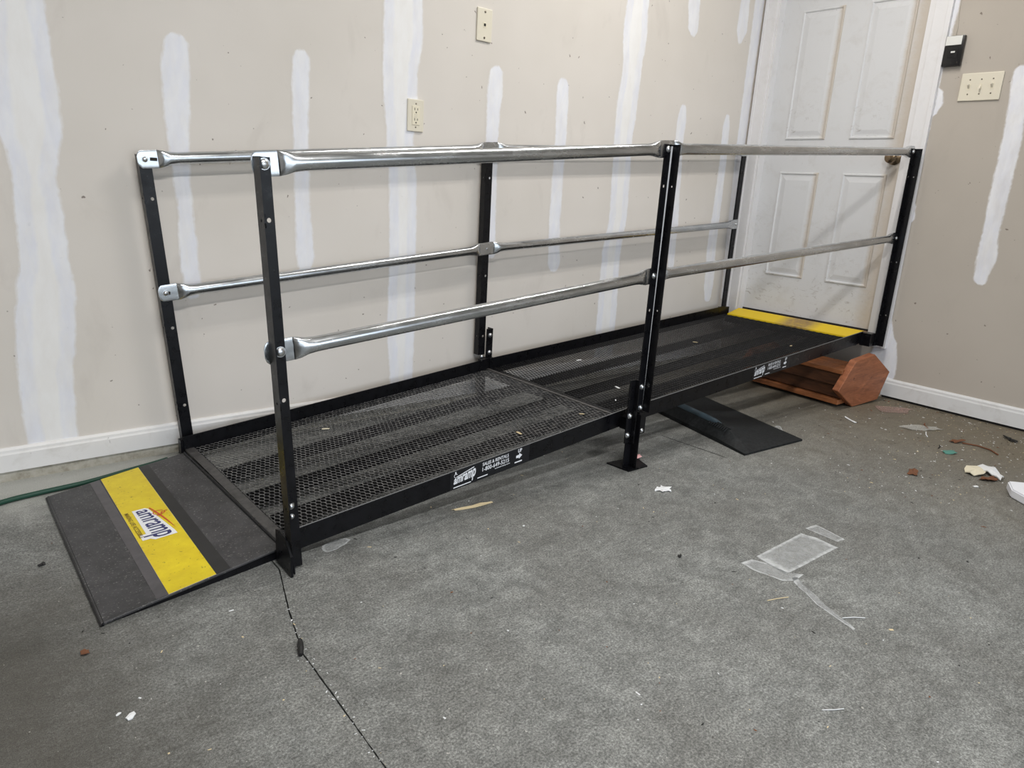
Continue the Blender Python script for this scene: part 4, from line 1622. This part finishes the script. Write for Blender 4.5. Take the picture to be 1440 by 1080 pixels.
bmesh.ops.bevel(bm, geom=bm.edges[:], offset=0.004, segments=2, affect='EDGES')
obj('foam_block', bm, M_FOAM, label='white foam slab cut off by the right edge of the photo', cat='foam')
scrap('teal_scrap', 'teal plastic scrap among the dirt by the right wall', 'debris', blob(1.60, -1.535, 0.034, 0.016, -0.6, 8, 21, 0.4), M_TEAL, 0.002, 0.006)
scrap('net_scrap', 'faded red netting scrap on the floor beside the hexagonal board', 'netting', blob(2.03, -1.13, 0.095, 0.055, -0.5, 10, 22, 0.25), M_NETRED, 0.0015, 0.003)
scrap('clear_film', 'crumpled clear plastic scrap near the right baseboard', 'plastic', blob(1.83, -1.33, 0.085, 0.035, -0.75, 9, 23, 0.3), M_CLEAR, 0.001, 0.006)
scrap('leaf_bit', 'dry tan leaf on the dirty floor left of the paper litter', 'leaf', blob(1.22, -1.545, 0.034, 0.018, 0.3, 8, 24, 0.4), M_BROWN, 0.002, 0.006)
scrap('white_chip', 'white flake on the floor in front of the hexagonal board', 'chip', [(1.68, -1.07), (1.70, -1.06), (1.655, -1.135), (1.64, -1.13)], M_PAPER, 0.0015, 0.002)
scrap('white_chip', 'white flake on the floor below the paper litter', 'chip', blob(1.285, -1.73, 0.012, 0.006, -0.5, 6, 25, 0.3), M_PAPER, 0.0015, 0.002)
scrap('white_chip', 'small white flake on the floor under the door end of the ramp', 'chip', blob(1.17, -0.72, 0.010, 0.006, 0.5, 6, 31, 0.3), M_PAPER, 0.0015, 0.002)

# twigs and straws
for i, (label, pts, m, r) in enumerate((
        ('white straw on the floor at the bottom centre', [(-0.280, -1.972), (-0.262, -1.985), (-0.242, -1.996)], M_PAPER, 0.0008),
        ('short straw in the middle of the bare floor', [(-0.02, -1.70), (0.01, -1.71), (0.038, -1.722)], M_STRAW, 0.001),
        ('pale straw right of the middle of the bare floor', [(0.062, -1.845), (0.088, -1.86), (0.108, -1.877)], M_PAPER, 0.001),
        ('dark curved twig close to the right baseboard', [(1.78, -1.52), (1.80, -1.57), (1.79, -1.62), (1.75, -1.66)], M_BROWN, 0.003),
        ('short dark twig pointing at the clear plastic scrap', [(1.93, -1.315), (1.90, -1.325), (1.86, -1.355)], M_BROWN, 0.003),
        ('white stick poking out of the clear plastic scrap', [(1.80, -1.37), (1.76, -1.385), (1.735, -1.40)], M_PAPER, 0.0022),
        ('curled dark twig left of the teal scrap', [(1.66, -1.475), (1.64, -1.485), (1.615, -1.487)], M_DARKBIT, 0.002),
)):
    bm = new()
    tube(bm, [(x, y, 0.0008 + r) for x, y in pts], r, 6)
    obj('twig' if m in (M_BROWN, M_DARKBIT) else 'straw', bm, m, label=label, cat='twig' if m in (M_BROWN, M_DARKBIT) else 'straw')


for nm, lb, ct, P_, m_ in (
        ('leaf_bit', 'dark curled leaf against the right baseboard above the teal scrap', 'leaf', blob(2.03, -1.62, 0.045, 0.012, 0.9, 9, 51, 0.35), M_DARKBIT),
        ('leaf_bit', 'brown dry leaf between the teal scrap and the right baseboard', 'leaf', blob(1.78, -1.50, 0.032, 0.014, -0.4, 9, 52, 0.35), M_BROWN),
        ('leaf_bit', 'brown crumbled leaf under the gap of the white and cream paper litter', 'leaf', blob(1.40, -1.735, 0.030, 0.014, -0.5, 9, 53, 0.4), M_BROWN),
        ('dark_chip', 'tiny dark chip on the open floor left of the chalky rectangle', 'chip', blob(-0.02, -1.44, 0.008, 0.005, 0.3, 6, 54, 0.3), M_DARKBIT)):
    scrap(nm, lb, ct, P_, m_, 0.002, 0.010 if nm == 'leaf_bit' else 0.002)


# adhesive marks on the concrete
def residue(name, label, pts, z=0.0009):
    bm = new()
    uvl = bm.loops.layers.uv.new('UVMap')
    c = Vector((sum(p[0] for p in pts) / len(pts), sum(p[1] for p in pts) / len(pts)))
    n = len(pts)
    ring = []
    for i in range(n):
        p, q = Vector(pts[i]), Vector(pts[(i + 1) % n])
        for f in (0, 0.34, 0.67):
            s = p.lerp(q, f) + (Vector((random.uniform(-1, 1), random.uniform(-1, 1))) * 0.002 if f else Vector((0, 0)))
            ring.append(s)
    levels = [0, 0.05, 0.12, 0.25, 0.6, 1.0]
    rings = [[bm.verts.new((*(s.lerp(c, l)), z)) for s in ring] for l in levels[:-1]]
    cv = bm.verts.new((c.x, c.y, z))
    k = len(ring)
    for li in range(len(rings) - 1):
        for i in range(k):
            j = (i + 1) % k
            f = bm.faces.new((rings[li][i], rings[li][j], rings[li + 1][j], rings[li + 1][i]))
            for lp, l in zip(f.loops, (levels[li], levels[li], levels[li + 1], levels[li + 1])):
                lp[uvl].uv = (l, 0.5)
    for i in range(k):
        f = bm.faces.new((rings[-1][i], rings[-1][(i + 1) % k], cv))
        for lp, l in zip(f.loops, (levels[-2], levels[-2], 1.0)):
            lp[uvl].uv = (l, 0.5)
    bmesh.ops.recalc_face_normals(bm, faces=bm.faces[:])
    for f in bm.faces:
        if f.normal.z < 0:
            f.normal_flip()
    return obj(name, bm, M_STAIN, floor, label=label)


residue('glue_stain', 'chalky rectangle left by old tape', [(0.155, -1.560), (0.398, -1.558), (0.410, -1.600), (0.405, -1.668), (0.135, -1.660)])
residue('glue_stain', 'chalky rounded strip below the rectangle', [(0.088, -1.556), (0.132, -1.562), (0.150, -1.600), (0.148, -1.658), (0.178, -1.688), (0.125, -1.690), (0.098, -1.672), (0.082, -1.60)])
residue('glue_stain', 'faint chalky strip above the rectangle', [(0.438, -1.548), (0.490, -1.556), (0.470, -1.655), (0.436, -1.650)])
residue('glue_stain', 'chalky dribble running from the rectangle', [(0.135, -1.676), (0.118, -1.69), (0.095, -1.735), (0.066, -1.78), (0.050, -1.835), (0.035, -1.885), (0.044, -1.885), (0.064, -1.838), (0.084, -1.79), (0.112, -1.742), (0.134, -1.70), (0.150, -1.682)])

residue('glue_stain', 'chalky smear beside the near corner post', blob(-0.735, -0.880, 0.045, 0.022, 0.4, 9, 41, 0.3))
residue('glue_stain', 'chalky smear right of the rubber wedge', blob(1.25, -0.985, 0.040, 0.022, 0.5, 9, 42, 0.3))
bm = new()
vs = [bm.verts.new((x, y, 0.0006)) for x, y in ((0.730, -0.775), (0.733, -0.87), (0.741, -0.97), (0.744, -1.072), (0.7462, -1.07), (0.745, -0.97), (0.7375, -0.87), (0.7345, -0.775))]
bm.faces.new(vs)
obj('floor_dark_line', bm, M_DARKGAP, floor)  # thin dark line on the concrete

# grit: more flecks than anyone could count
mats_g = [M_PAPER, M_STRAW, M_DARKBIT, M_BROWN]
bm = new()
rnd = random.Random(3)
for i in range(1830):
    if i < 560:
        x, y = rnd.uniform(-1.35, 2.2), rnd.uniform(-2.3, -0.12)
    elif i < 1050:
        x = 2.2 - abs(rnd.gauss(0, 0.45))
        y = rnd.uniform(-2.2, -1.0)
    else:
        x = rnd.uniform(0.9, 2.1)
        y = -1.55 + rnd.gauss(0, 0.16)
    if i >= 1300:      # dirt swept up against the right baseboard, crumbs along the floor joint
        if i < 1650:
            x, y = 2.222 - abs(rnd.gauss(0, 0.05)), rnd.uniform(-2.2, -1.02)
        else:
            q = rnd.choice(fine[90:260])
            x, y = q[0] + rnd.gauss(0, 0.006), q[1]
    if not (-1.5 < x < 2.224):
        continue
    s = rnd.choice((0.0008, 0.0011, 0.0014, 0.0019)) * (1 if rnd.random() < 0.93 else 1.8)
    if i >= 1650:
        s *= 0.6
    a = rnd.uniform(0, PI)
    el = rnd.choice((1, 1, 1.6, 3.0))
    v = []
    for u, w in ((-1, -1), (1, -0.7), (0.8, 1), (-0.9, 0.8)):
        px, py = u * s * el, w * s
        v.append(bm.verts.new((x + px * math.cos(a) - py * math.sin(a), y + px * math.sin(a) + py * math.cos(a), 0.0004)))
    t_ = bm.verts.new((x, y, 0.0004 + s * 0.7))
    mi = rnd.choices((0, 1, 2, 3), (5, 3, 4, 2) if i < 1300 else ((1, 1, 6, 5) if i < 1650 else (9, 1, 1, 0)))[0]
    for q in range(4):
        f = bm.faces.new((v[q], v[(q + 1) % 4], t_))
        f.material_index = mi
g = obj('floor_grit', bm, M_PAPER, label='scattered pale and dark crumbs and grit over the concrete floor', cat='grit', kind='stuff', mats=mats_g)

# litter caught on the deck mesh
for i, (x, y, s, m, lab_) in enumerate((
        (0.78, -0.24, 0.016, M_PAPER, 'white flake on the upper ramp mesh close to the wall side rail'),
        (0.62, -0.62, 0.016, M_PAPER, 'white flake on the upper ramp mesh just right of the middle near post'),
        (0.30, -0.74, 0.010, M_STRAW, 'pale curved flake on the lower ramp mesh just before the joint bar'),
        (0.50, -0.72, 0.008, M_PAPER, 'small white flake on the upper ramp mesh just past the joint bar'),
        (1.45, -0.38, 0.012, M_STRAW, 'pale flake far up the upper ramp mesh near its centre line'),
        (1.75, -0.72, 0.012, M_STRAW, 'pale flake near the door end of the ramp, close to the near side rail'),
        (0.02, -0.72, 0.014, M_STRAW, 'pale flake on the lower ramp mesh above the printed phone number'),
        (-0.45, -0.235, 0.014, M_CREAM, 'cream flake on the lower ramp mesh near the wall, beyond the near corner post'))):
    a = i * 1.3
    bm = new()
    zz = ztop(x) - DECK + 0.0035
    pts = [(x + s * p * math.cos(a) - s * q * math.sin(a), y + s * p * math.sin(a) + s * q * math.cos(a), zz) for p, q in ((-1, -0.2), (-0.2, -0.35), (0.9, -0.3), (1.0, 0.2), (0.1, 0.3), (-0.8, 0.25))]
    prism(bm, pts, (0, 0, 0.0015))
    obj('deck_crumb', bm, m, label=lab_, cat='crumb', group='flakes caught on the ramp mesh')
